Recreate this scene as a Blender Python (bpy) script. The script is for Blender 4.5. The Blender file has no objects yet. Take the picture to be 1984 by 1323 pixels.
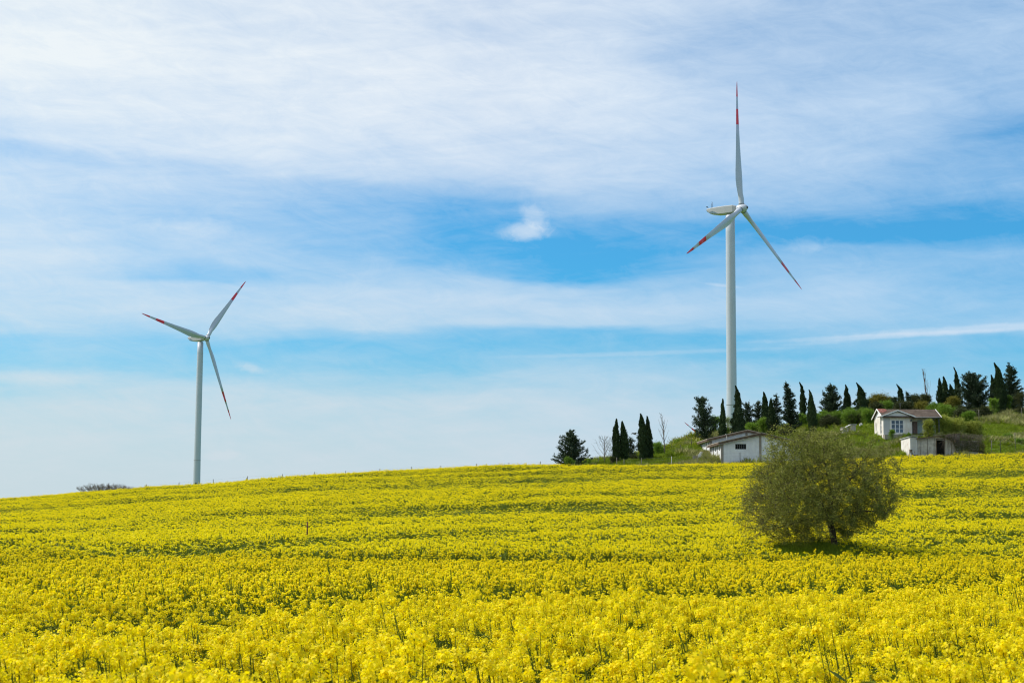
import bpy, math, random
import numpy as np
from mathutils import Matrix, Vector

# ------------------------------------------------------------------ camera
scene = bpy.context.scene
COL = scene.collection
F = 3000.0                      # focal length in photo pixels (photo 1984 wide)
CAMZ = 2.2
PITCH = math.atan(314.0 / F)
ROLL = 0.0065
cam_d = bpy.data.cameras.new("camera")
cam_d.lens = F / 1984.0 * 36.0
cam_d.sensor_width = 36.0
cam_d.clip_start = 0.1
cam_d.clip_end = 20000
cam_d.dof.use_dof = True
cam_d.dof.focus_distance = 70
cam_d.dof.aperture_fstop = 8.0
cam = bpy.data.objects.new("camera", cam_d)
COL.objects.link(cam)
Rm = Matrix.Rotation(math.radians(90) + PITCH, 4, 'X') @ Matrix.Rotation(ROLL, 4, 'Z')
cam.matrix_world = Matrix.Translation((0, 0, CAMZ)) @ Rm
scene.camera = cam
R3 = np.array(Rm.to_3x3())

def direction(px, py):
    v = R3 @ np.array([(px - 992.0) / F, (661.5 - py) / F, -1.0])
    return v / v[1]
def P(px, py, D):
    d = direction(px, py)
    return np.array([d[0] * D, D, CAMZ + d[2] * D])
def U(px, py=930):
    return direction(px, py)[0]
def V(px, py):
    return direction(px, py)[2]

# ------------------------------------------------------------------ exposure
scene.view_settings.view_transform = 'Standard'
scene.view_settings.look = 'None'
scene.view_settings.exposure = 0.0
scene.view_settings.gamma = 1.0
scene.view_settings.use_curve_mapping = False
scene.cycles.filter_width = 1.15
scene.cycles.max_bounces = 6
scene.cycles.transparent_max_bounces = 8

# ------------------------------------------------------------------ sun
SUN_AZ = math.radians(-78)     # measured from +Y (view direction) towards +X
SUN_EL = math.radians(50)
sl = bpy.data.lights.new("sun", 'SUN')
sl.energy = 4.5
sl.angle = math.radians(1.2)
sl.color = (1.0, 0.955, 0.88)
so = bpy.data.objects.new("sun", sl)
COL.objects.link(so)
sd = Vector((math.sin(SUN_AZ) * math.cos(SUN_EL), math.cos(SUN_AZ) * math.cos(SUN_EL), math.sin(SUN_EL)))
so.rotation_euler = (-sd).to_track_quat('-Z', 'Y').to_euler()
so.location = (0, 0, 60)

# ------------------------------------------------------------------ node helpers
class NT:
    def __init__(s, tree):
        s.t = tree
    def n(s, typ, **kw):
        nd = s.t.nodes.new(typ)
        for k, v in kw.items():
            setattr(nd, k, v)
        return nd
    def link(s, a, b):
        s.t.links.new(a, b)
    def m(s, op, a, b=None, c=None, clamp=False):
        nd = s.t.nodes.new('ShaderNodeMath'); nd.operation = op; nd.use_clamp = clamp
        for i, x in enumerate((a, b, c)):
            if x is None: continue
            if isinstance(x, (int, float)): nd.inputs[i].default_value = x
            else: s.t.links.new(x, nd.inputs[i])
        return nd.outputs[0]
    def mix(s, f, a, b, mode='MIX'):
        nd = s.t.nodes.new('ShaderNodeMix'); nd.data_type = 'RGBA'; nd.blend_type = mode; nd.clamp_factor = True
        for sock, x in ((nd.inputs[0], f), (nd.inputs[6], a), (nd.inputs[7], b)):
            if isinstance(x, (int, float)): sock.default_value = x
            elif isinstance(x, tuple): sock.default_value = (x + (1,))[:4]
            else: s.t.links.new(x, sock)
        return nd.outputs[2]
    def ramp(s, fac, stops, interp='LINEAR'):
        nd = s.t.nodes.new('ShaderNodeValToRGB')
        el = nd.color_ramp.elements
        nd.color_ramp.interpolation = interp
        while len(el) < len(stops): el.new(0.5)
        for e, (p, c) in zip(el, stops): e.position = p
        for e, (p, c) in zip(el, stops):
            e.position = p
            e.color = (c, c, c, 1) if isinstance(c, (int, float)) else tuple(c) + (1,)
        s.t.links.new(fac, nd.inputs[0])
        return nd.outputs[0]
    def noise(s, vec, scale, detail=4, rough=0.55, dist=0.0, out=0, dim='3D'):
        nd = s.t.nodes.new('ShaderNodeTexNoise'); nd.noise_dimensions = dim
        nd.inputs['Scale'].default_value = scale
        nd.inputs['Detail'].default_value = detail
        nd.inputs['Roughness'].default_value = rough
        nd.inputs['Distortion'].default_value = dist
        if vec is not None: s.t.links.new(vec, nd.inputs['Vector'])
        return nd.outputs[out]
    def xyz(s, x, y, z=0.0):
        nd = s.t.nodes.new('ShaderNodeCombineXYZ')
        for i, a in enumerate((x, y, z)):
            if isinstance(a, (int, float)): nd.inputs[i].default_value = a
            else: s.t.links.new(a, nd.inputs[i])
        return nd.outputs[0]

# ------------------------------------------------------------------ world: Nishita sky with layers of thin cloud
world = bpy.data.worlds.new("World")
scene.world = world
world.use_nodes = True
wt = world.node_tree
wt.nodes.clear()
W = NT(wt)
sky = W.n('ShaderNodeTexSky', sky_type='NISHITA', sun_disc=False)
sky.sun_elevation = SUN_EL
sky.sun_rotation = SUN_AZ
sky.air_density = 1.0; sky.dust_density = 0.6; sky.ozone_density = 2.0
tc = W.n('ShaderNodeTexCoord')
sp = W.n('ShaderNodeSeparateXYZ'); W.link(tc.outputs['Generated'], sp.inputs[0])
X, Y, Z = sp.outputs
az = W.m('ARCTAN2', X, Y)
hl = W.m('SQRT', W.m('ADD', W.m('MULTIPLY', X, X), W.m('MULTIPLY', Y, Y)))
el = W.m('ARCTAN2', Z, hl)
# drifting distortion of the cloud layers
w1 = W.m('SUBTRACT', W.noise(W.xyz(W.m('MULTIPLY', az, 5), W.m('MULTIPLY', el, 22), 1.3), 1.0, 5, 0.6), 0.5)
w2 = W.m('SUBTRACT', W.noise(W.xyz(W.m('MULTIPLY', az, 9), W.m('MULTIPLY', el, 70), 7.7), 1.0, 6, 0.62), 0.5)
elw = W.m('ADD', el, W.m('ADD', W.m('MULTIPLY', w1, 0.022), W.m('MULTIPLY', w2, 0.006)))
azw = W.m('ADD', az, W.m('MULTIPLY', w1, 0.12))
EL0, EL1 = -0.01, 0.34
cols = [
 (0,   [(0,.97),(100,.97),(200,.87),(250,.8),(285,.6),(330,.72),(400,.74),(450,.84),(520,.86),(560,.8),(600,.8),(640,.65),(665,.42),(695,.45),(725,.74),(752,.6),(785,.78),(850,.8),(960,.8)]),
 (400, [(0,.88),(100,.93),(200,.87),(290,.84),(320,.62),(350,.68),(390,.55),(425,.5),(460,.66),(505,.65),(545,.38),(562,.7),(600,.84),(640,.66),(668,.4),(720,.5),(760,.7),(800,.8),(960,.8)]),
 (700, [(0,.8),(100,.88),(200,.88),(330,.78),(372,.42),(400,.36),(440,.4),(480,.42),(530,.52),(570,.76),(600,.84),(632,.8),(650,.45),(662,.3),(700,.4),(740,.6),(780,.76),(960,.8)]),
 (950, [(0,.78),(60,.72),(100,.82),(200,.86),(300,.8),(370,.5),(400,.28),(440,.1),(470,.1),(510,.26),(540,.62),(580,.8),(622,.76),(642,.36),(662,.28),(700,.4),(735,.62),(770,.74),(900,.78)]),
 (1150,[(0,.74),(150,.84),(250,.86),(330,.74),(390,.52),(430,.24),(470,.12),(510,.0),(530,.1),(553,.62),(600,.8),(625,.74),(641,.28),(670,.32),(700,.5),(740,.7),(800,.76),(900,.76)]),
 (1400,[(0,.66),(60,.5),(120,.56),(200,.64),(300,.66),(370,.56),(412,.4),(440,.16),(480,.16),(510,.35),(545,.45),(600,.74),(635,.58),(652,.3),(682,.32),(712,.56),(800,.7)]),
 (1650,[(0,.5),(100,.52),(200,.6),(280,.62),(380,.46),(410,.28),(440,.04),(460,.06),(482,.35),(520,.52),(570,.68),(620,.64),(640,.55),(668,.5),(692,.34),(740,.46),(800,.66)]),
 (1984,[(0,.5),(50,.55),(100,.45),(200,.5),(258,.24),(290,.36),(350,.4),(400,.2),(440,.06),(462,.25),(482,.5),(540,.36),(600,.58),(640,.7),(662,.35),(720,.33),(800,.55)]),
]
cov = None; prev = None
for i, (px, st) in enumerate(cols):
    ps = [(-0.0, 0.8)] if False else []
    lst = []
    for (py, c) in reversed(st):
        c = c - (.10 if 230 < py < 745 else .03) ; c = max(c, 0); c = c + (1-c)*.8*min(1, max(0, (py-720)/110.0))
        d = direction(px, py)
        e = math.atan2(d[2], math.hypot(d[0], d[1]))
        lst.append(((e - EL0) / (EL1 - EL0), c))
    r = W.ramp(W.m('DIVIDE', W.m('SUBTRACT', elw, EL0), EL1 - EL0), lst, 'EASE')
    a = math.atan(U(px, 600))
    if cov is None:
        cov = r
    else:
        f = W.n('ShaderNodeMapRange'); f.interpolation_type = 'SMOOTHSTEP'
        f.inputs[1].default_value = prev; f.inputs[2].default_value = a
        W.link(azw, f.inputs[0])
        cov = W.mix(f.outputs[0], cov, r)
    prev = a
sc_ = W.n('ShaderNodeSeparateColor'); W.link(cov, sc_.inputs[0])
cov = sc_.outputs[0]
# wisps and streaks
ang = 0.12
sx = W.m('ADD', W.m('MULTIPLY', az, 7.0), W.m('MULTIPLY', el, 3.0))
sy = W.m('ADD', W.m('MULTIPLY', el, 60.0), W.m('MULTIPLY', az, -6.0))
s1 = W.m('SUBTRACT', W.noise(W.xyz(sx, sy, 3.1), 1.0, 7, 0.62, 0.6), 0.5)
sy2 = W.m('ADD', W.m('MULTIPLY', el, 26.0), W.m('MULTIPLY', az, 7.0))
s2 = W.m('SUBTRACT', W.noise(W.xyz(W.m('MULTIPLY', az, 9), sy2, 9.0), 1.0, 6, 0.6, 0.4), 0.5)
s3 = W.m('SUBTRACT', W.noise(W.xyz(W.m('MULTIPLY', az, 24), W.m('ADD', W.m('MULTIPLY', el, 70), W.m('MULTIPLY', az, 8)), 4.0), 1.0, 8, 0.72, 0.9), 0.5)
low = W.n('ShaderNodeMapRange'); low.inputs[1].default_value = 0.0; low.inputs[2].default_value = 0.07
low.inputs[3].default_value = 0.15; W.link(el, low.inputs[0])
det = W.m('ADD', W.m('ADD', W.m('MULTIPLY', s1, 0.36), W.m('MULTIPLY', s2, 0.34)), W.m('MULTIPLY', s3, 0.40))
cov = W.m('ADD', cov, W.m('MULTIPLY', det, low.outputs[0]))
# far from the photographed part of the sky: broken cloud
# a small puff of cumulus and thin ice-cloud trails
def blob(px, py, rx, ry, amp, soft, nz, tilt=0.0, sharp=(0.2, 0.75)):
    d = direction(px, py)
    a0 = math.atan(d[0]); e0 = math.atan2(d[2], math.hypot(d[0], 1))
    da = W.m('SUBTRACT', az, a0); de = W.m('SUBTRACT', el, e0)
    de = W.m('SUBTRACT', de, W.m('MULTIPLY', da, tilt))
    qa = W.m('DIVIDE', da, rx / F); qe = W.m('DIVIDE', de, ry / F)
    r2 = W.m('ADD', W.m('MULTIPLY', qa, qa), W.m('MULTIPLY', qe, qe))
    g = W.m('SUBTRACT', 1.0, W.m('SQRT', r2))
    nn = W.m('SUBTRACT', W.noise(W.xyz(W.m('MULTIPLY', az, soft), W.m('MULTIPLY', el, soft * 1.3), px * .01), 1.0, 7, 0.62, 0.7), 0.5)
    g = W.m('ADD', g, W.m('MULTIPLY', nn, nz))
    mr = W.n('ShaderNodeMapRange'); mr.interpolation_type = 'SMOOTHSTEP'
    mr.inputs[1].default_value = sharp[0]; mr.inputs[2].default_value = sharp[1]; mr.inputs[4].default_value = amp
    W.link(g, mr.inputs[0])
    return mr.outputs[0]
for b in [(1020, 447, 68, 26, 0.58, 85, 0.9, 0.05, (0.0, 0.85)),
          (1035, 420, 40, 30, 0.3, 110, 1.5, -0.3, (0.0, 0.95)),
          (390, 438, 130, 24, 0.14, 70, 1.5, 0.0, (0.1, 0.9)),
          (485, 712, 50, 14, 0.3, 90, 1.3, -0.25, (0.1, 0.9)),
          (430, 882, 60, 16, 0.12, 90, 1.3, 0, (0.1, 0.9)),
          (70, 732, 170, 22, 0.2, 40, 0.8, 0, (0.1, 0.9)),
          (1560, 475, 70, 24, 0.22, 70, 1.4, 0.0, (0.1, 0.9)),
          (1400, 553, 60, 5, 0.22, 60, 0.6, -0.12, (0.1, 0.9)),
          (1900, 637, 330, 12, 0.3, 60, 0.8, 0.03, (0.1, 0.75)),
          (1700, 652, 330, 8, 0.26, 60, 0.8, 0.03, (0.1, 0.75)),
          (1250, 684, 420, 7, 0.15, 50, 0.7, 0.03, (0.1, 0.75)),
          (1590, 664, 110, 7, 0.2, 60, 0.8, 0.05, (0.1, 0.9))]:
    cov = W.m('MAXIMUM', cov, W.m('ADD', cov, blob(*b)))
cov = W.m('ADD', cov, 0.0, clamp=True)
cov = W.m('ADD', W.m('MULTIPLY', cov, .93), .06)
# sky colour between the clouds comes from the Nishita sky
skyc = W.n('ShaderNodeVectorMath', operation='SCALE'); W.link(sky.outputs[0], skyc.inputs[0]); skyc.inputs['Scale'].default_value = 0.1
bl = W.mix(1.0, skyc.outputs[0], (0.13, 0.94, 1.38), 'MULTIPLY')
hz = W.n('ShaderNodeMapRange'); hz.inputs[1].default_value = 0.0; hz.inputs[2].default_value = 0.22; W.link(el, hz.inputs[0])
cl = W.ramp(hz.outputs[0], [(0.0, (.60, .70, .775)), (0.3, (.63, .73, .81)), (0.6, (.71, .80, .895)), (1.0, (.84, .90, .96))])
left = W.n('ShaderNodeMapRange'); left.inputs[1].default_value = -0.32; left.inputs[2].default_value = 0.3; W.link(az, left.inputs[0])
cl = W.mix(1.0, cl, W.ramp(left.outputs[0], [(0, (1.02, 1.02, 0.99)), (0.5, (1, 1, 1)), (1, (.84, .94, 1.03))]), 'MULTIPLY')
skymix = W.mix(cov, bl, cl)
bg = W.n('ShaderNodeBackground'); W.link(skymix, bg.inputs[0]); bg.inputs[1].default_value = 1.0
wo = W.n('ShaderNodeOutputWorld'); W.link(bg.outputs[0], wo.inputs[0])
try:
    world.cycles.sampling_method = 'MANUAL'; world.cycles.sample_map_resolution = 512
except Exception: pass

# ------------------------------------------------------------------ mesh and object helpers
def tag(o, label=None, cat=None, group=None, kind=None):
    if label: o['label'] = label
    if cat: o['category'] = cat
    if group: o['group'] = group
    if kind: o['kind'] = kind
    return o
def empty(name, loc, label, cat, group=None, rz=0.0):
    o = bpy.data.objects.new(name, None)
    o.empty_display_size = 0.3
    COL.objects.link(o); o.location = tuple(float(c) for c in loc); o.rotation_euler = (0, 0, rz)
    return tag(o, label, cat, group)

class MB:
    def __init__(s):
        s.v = []; s.f = []; s.mi = []; s.nv = 0; s.sm = []
    def add(s, vs, fs, mat=0, smooth=False):
        vs = np.asarray(vs, float).reshape(-1, 3)
        s.v.append(vs)
        for f in fs:
            s.f.append([i + s.nv for i in f]); s.mi.append(mat); s.sm.append(smooth)
        s.nv += len(vs); return s
    def box(s, x0, x1, y0, y1, z0, z1, mat=0):
        vs = [(x0,y0,z0),(x1,y0,z0),(x1,y1,z0),(x0,y1,z0),(x0,y0,z1),(x1,y0,z1),(x1,y1,z1),(x0,y1,z1)]
        return s.add(vs, [(0,3,2,1),(4,5,6,7),(0,1,5,4),(1,2,6,5),(2,3,7,6),(3,0,4,7)], mat)
    def prism(s, poly, y0, y1, mat=0, axis='y'):
        n = len(poly)
        if axis == 'y': vs = [(x, y0, z) for x, z in poly] + [(x, y1, z) for x, z in poly]
        elif axis == 'x': vs = [(y0, x, z) for x, z in poly] + [(y1, x, z) for x, z in poly]
        else: vs = [(x, z, y0) for x, z in poly] + [(x, z, y1) for x, z in poly]
        fs = [tuple(range(n)), tuple(range(2*n-1, n-1, -1))] + [(i, i+n, (i+1) % n + n, (i+1) % n) for i in range(n)]
        return s.add(vs, fs, mat)
    def bar(s, a, b, w, h=None, mat=0):
        a = np.array(a, float); b = np.array(b, float); h = h or w
        d = b - a; d /= np.linalg.norm(d)
        up = np.array([0, 0, 1.0]) if abs(d[2]) < .95 else np.array([0, 1.0, 0])
        r = np.cross(d, up); r /= np.linalg.norm(r); u = np.cross(r, d)
        vs = []
        for p in (a, b):
            for sx, sy in ((-1,-1),(1,-1),(1,1),(-1,1)): vs.append(p + r*sx*w/2 + u*sy*h/2)
        return s.add(vs, [(0,1,2,3),(7,6,5,4),(0,4,5,1),(1,5,6,2),(2,6,7,3),(3,7,4,0)], mat)
    def tube(s, pts, rad, n=8, mat=0, cap=True, smooth=True):
        pts = [np.array(p, float) for p in pts]
        if isinstance(rad, (int, float)): rad = [rad] * len(pts)
        vs = []; ref = None
        for i, p in enumerate(pts):
            d = pts[min(i+1, len(pts)-1)] - pts[max(i-1, 0)]
            d = d / (np.linalg.norm(d) + 1e-9)
            if ref is None: ref = np.array([1.0, 0, 0]) if abs(d[0]) < .8 else np.array([0, 1.0, 0])
            r = np.cross(d, ref); r /= (np.linalg.norm(r) + 1e-9); u = np.cross(r, d); ref = np.cross(r, d) if False else ref
            for k in range(n):
                a = 2*math.pi*k/n
                vs.append(p + (r*math.cos(a) + u*math.sin(a)) * rad[i])
        fs = []
        for i in range(len(pts)-1):
            for k in range(n):
                k2 = (k+1) % n
                fs.append((i*n+k, (i+1)*n+k, (i+1)*n+k2, i*n+k2))
        if cap:
            fs.append(tuple(range(n))); fs.append(tuple(reversed(range((len(pts)-1)*n, len(pts)*n))))
        return s.add(vs, fs, mat, smooth)
    def quads(s, q, mat=0):
        q = np.asarray(q, float); n = len(q)
        s.v.append(q.reshape(-1, 3))
        base = s.nv
        s.f.extend((np.arange(n*4).reshape(n, 4) + base).tolist())
        s.mi.extend([mat]*n if np.isscalar(mat) else list(mat)); s.sm.extend([False]*n)
        s.nv += 4*n; return s
    def mesh(s, name, mats):
        me = bpy.data.meshes.new(name)
        V_ = np.concatenate(s.v) if s.v else np.zeros((0, 3))
        me.from_pydata(V_.tolist(), [], s.f)
        for m_ in (mats if isinstance(mats, (list, tuple)) else [mats]): me.materials.append(m_)
        me.polygons.foreach_set('material_index', np.array(s.mi, dtype=np.int32))
        me.polygons.foreach_set('use_smooth', np.array(s.sm, dtype=bool))
        me.update(); return me
    def build(s, name, mats, parent=None, loc=(0, 0, 0), label=None):
        o = bpy.data.objects.new(name, s.mesh(name, mats))
        COL.objects.link(o); o.location = tuple(float(c) for c in loc)
        if parent is not None: o.parent = parent
        if label: o['label'] = label
        return o

def unit(v):
    return v / (np.linalg.norm(v, axis=-1, keepdims=True) + 1e-9)
def leaf_quads(c, d, L, wd, rng, bend=0.0):
    """diamond leaves: centre c, long axis d, length L, width wd"""
    n = len(c); d = unit(d)
    r = unit(np.cross(d, rng.normal(size=(n, 3))))
    L = np.broadcast_to(np.asarray(L, float), (n,))[:, None]; wd = np.broadcast_to(np.asarray(wd, float), (n,))[:, None]
    return np.stack([c - d*L*.5, c + r*wd*.5 - d*L*.05, c + d*L*.5, c - r*wd*.5 - d*L*.05], axis=1)

# ------------------------------------------------------------------ materials
def mat(name):
    m_ = bpy.data.materials.new(name); m_.use_nodes = True
    t = m_.node_tree; t.nodes.clear()
    N = NT(t); out = N.n('ShaderNodeOutputMaterial')
    return m_, N, out
def principled(N, out, col, rough=.6, metal=0.0, spec=.5, bump=None, bstr=.3, bdist=.02):
    b = N.n('ShaderNodeBsdfPrincipled')
    if isinstance(col, tuple): b.inputs['Base Color'].default_value = col + (1,)
    else: N.link(col, b.inputs['Base Color'])
    if isinstance(rough, (int, float)): b.inputs['Roughness'].default_value = rough
    else: N.link(rough, b.inputs['Roughness'])
    b.inputs['Metallic'].default_value = metal
    b.inputs['Specular IOR Level'].default_value = spec
    if bump is not None:
        bp = N.n('ShaderNodeBump'); bp.inputs['Strength'].default_value = bstr; bp.inputs['Distance'].default_value = bdist
        N.link(bump, bp.inputs['Height']); N.link(bp.outputs[0], b.inputs['Normal'])
    N.link(b.outputs[0], out.inputs[0])
    return b
def obj_co(N):
    return N.n('ShaderNodeTexCoord').outputs['Object']
def m_noise(name, c1, c2, scale, rough=.8, c3=None, detail=6, metal=0, bstr=.3, bdist=.02, spec=.3, stretch=None, lo=.35, hi=.65):
    m_, N, out = mat(name)
    co = obj_co(N)
    if stretch:
        mp = N.n('ShaderNodeMapping'); mp.inputs['Scale'].default_value = stretch; N.link(co, mp.inputs[0]); co = mp.outputs[0]
    nz = N.noise(co, scale, detail, .6)
    stops = [(lo, c1), (hi, c2)] if c3 is None else [(lo, c1), ((lo+hi)/2, c3), (hi, c2)]
    c = N.ramp(nz, stops)
    nz2 = N.noise(co, scale*6, 5, .6)
    principled(N, out, c, rough, metal, spec, nz2, bstr, bdist)
    return m_
def m_leaf(name, c1, c2, c3=None, trans=.3, rnd=.25, scale=.7, rough=.6):
    """foliage: colour varies leaf to leaf (position noise) and plant to plant; some light passes through"""
    m_, N, out = mat(name)
    geo = N.n('ShaderNodeNewGeometry')
    isl = geo.outputs['Random Per Island']
    co = obj_co(N)
    nz = N.noise(co, scale, 3, .6)
    f = N.m('ADD', N.m('MULTIPLY', isl, .6), N.m('MULTIPLY', nz, .5), clamp=True)
    stops = [(0.1, c1), (0.9, c2)] if c3 is None else [(0.1, c1), (0.55, c2), (0.95, c3)]
    c = N.ramp(f, stops)
    oi = N.n('ShaderNodeObjectInfo')
    hs = N.n('ShaderNodeHueSaturation')
    N.link(N.m('ADD', 1 - rnd/2, N.m('MULTIPLY', oi.outputs['Random'], rnd)), hs.inputs['Value'])
    N.link(c, hs.inputs['Color'])
    c = hs.outputs[0]
    d = N.n('ShaderNodeBsdfPrincipled'); N.link(c, d.inputs['Base Color']); d.inputs['Roughness'].default_value = rough
    d.inputs['Specular IOR Level'].default_value = .25
    tr = N.n('ShaderNodeBsdfTranslucent'); N.link(c, tr.inputs[0])
    mx = N.n('ShaderNodeMixShader'); mx.inputs[0].default_value = trans
    N.link(d.outputs[0], mx.inputs[1]); N.link(tr.outputs[0], mx.inputs[2]); N.link(mx.outputs[0], out.inputs[0])
    return m_

M = {}
M['petal'] = m_leaf('rape_petal', (.89, .69, .002), (.94, .79, .003), (.96, .87, .012), trans=.5, rnd=.16, scale=3)
M['stem'] = m_leaf('rape_stem', (.10, .14, .010), (.20, .25, .018), trans=.3, rnd=.3, scale=4)
M['pod'] = m_leaf('rape_bud', (.26, .28, .02), (.42, .40, .02), trans=.25, rnd=.2, scale=4)
M['cypress'] = m_leaf('cypress_foliage', (.010, .024, .008), (.026, .050, .014), (.046, .078, .022), trans=.08, rnd=.3)
M['conifer'] = m_leaf('conifer_needles', (.014, .030, .016), (.034, .058, .028), (.065, .095, .042), trans=.08, rnd=.3)
M['brightgreen'] = m_leaf('bright_green_leaves', (.07, .15, .012), (.15, .26, .022), (.26, .37, .04), trans=.35, rnd=.3)
M['olive'] = m_leaf('olive_yellow_leaves', (.09, .10, .012), (.17, .16, .018), (.26, .22, .03), trans=.3, rnd=.2)
M['darkshrub'] = m_leaf('dark_shrub_leaves', (.022, .036, .010), (.05, .065, .016), (.09, .09, .025), trans=.2, rnd=.3)
M['paleleaf'] = m_leaf('pale_leaves', (.16, .21, .08), (.28, .34, .16), (.42, .46, .28), trans=.3, rnd=.2)
M['fruitleaf'] = m_leaf('grey_green_leaves', (.095, .115, .016), (.20, .225, .03), (.44, .43, .10), trans=.36, rnd=.1, scale=1.2)
M['bramble'] = m_leaf('bramble_leaves', (.15, .19, .02), (.29, .33, .04), (.44, .44, .12), trans=.45, rnd=.2)
M['tangle'] = m_leaf('tangled_bramble', (.04, .055, .014), (.10, .12, .03), (.24, .24, .09), trans=.25, rnd=.2, scale=2)
M['grass'] = m_leaf('meadow_grass', (.085, .15, .006), (.17, .24, .010), (.29, .33, .02), trans=.35, rnd=.4, scale=.2)
M['drygrass'] = m_leaf('dry_grass', (.22, .22, .07), (.34, .33, .12), trans=.3, rnd=.3)
M['yellowweed'] = m_leaf('yellow_weed', (.45, .42, .01), (.65, .58, .01), trans=.3, rnd=.3)
M['bark'] = m_noise('bark', (.035, .028, .02), (.10, .08, .055), 9, .9, bstr=.6, stretch=(1, 1, .3))
M['palebark'] = m_noise('pale_bark', (.10, .08, .06), (.22, .18, .14), 9, .9, bstr=.6, stretch=(1, 1, .3))
M['twig'] = m_noise('grey_twigs', (.09, .075, .06), (.19, .16, .13), 5, .9)
M['postwood'] = m_noise('weathered_post', (.10, .09, .07), (.22, .20, .17), 8, .9, stretch=(1, 1, .2))
M['darkpost'] = m_noise('dark_post', (.03, .03, .025), (.08, .075, .06), 8, .9)
M['whitepost'] = m_noise('concrete_post', (.40, .40, .37), (.58, .57, .53), 8, .9)
M['rustpost'] = m_noise('rusty_metal', (.06, .018, .015), (.16, .05, .035), 14, .8)
M['wire'] = m_noise('wire', (.15, .15, .15), (.25, .24, .23), 5, .6, metal=.5)

def m_ground():
    m_, N, out = mat('ground_soil_and_turf')
    geo = N.n('ShaderNodeNewGeometry')
    s = N.n('ShaderNodeSeparateXYZ'); N.link(geo.outputs['Position'], s.inputs[0])
    co = geo.outputs['Position']
    n1 = N.noise(co, .12, 6, .65); n2 = N.noise(co, 1.6, 6, .65)
    turf = N.ramp(N.m('ADD', N.m('MULTIPLY', n1, .6), N.m('MULTIPLY', n2, .4)), [(.3, (.06, .12, .008)), (.5, (.10, .18, .012)), (.7, (.17, .22, .025))])
    soil = N.ramp(n2, [(.3, (.03, .045, .01)), (.7, (.07, .075, .02))])
    at = N.n('ShaderNodeAttribute'); at.attribute_name = 'field'
    c = N.mix(at.outputs['Fac'], turf, soil)
    principled(N, out, c, .95, 0, .1, N.noise(co, 5, 6, .7), .6, .1)
    return m_
M['ground'] = m_ground()

def m_paint(name, base, dirt, rough=.38, streak=.25):
    m_, N, out = mat(name)
    co = obj_co(N)
    mp = N.n('ShaderNodeMapping'); mp.inputs['Scale'].default_value = (1.2, 1.2, .05); N.link(co, mp.inputs[0])
    a = N.noise(mp.outputs[0], 2.0, 5, .6); b = N.noise(co, .25, 5, .65)
    f = N.m('MULTIPLY', N.ramp(N.m('MULTIPLY', N.m('ADD', a, b), .5), [(.45, 0.0), (.66, 1.0)]), streak)
    principled(N, out, N.mix(f, base, dirt), rough, 0, .5)
    return m_
M['turbine'] = m_paint('turbine_white', (.44, .48, .55), (.30, .31, .33))
M['red'] = m_paint('turbine_red', (.74, .03, .05), (.38, .03, .03), .4, .4)
M['nacelle'] = m_paint('nacelle_cream', (.36, .37, .37), (.24, .24, .22))
M['darkmetal'] = m_noise('dark_metal', (.04, .05, .06), (.09, .10, .11), 3, .5, metal=.3)
M['seam'] = m_noise('seam_ring', (.16, .17, .17), (.22, .23, .23), 3, .6)
M['bluevent'] = m_noise('vent_slats', (.05, .10, .13), (.22, .30, .34), 2.5, .5, stretch=(1, 1, 4))

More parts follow.
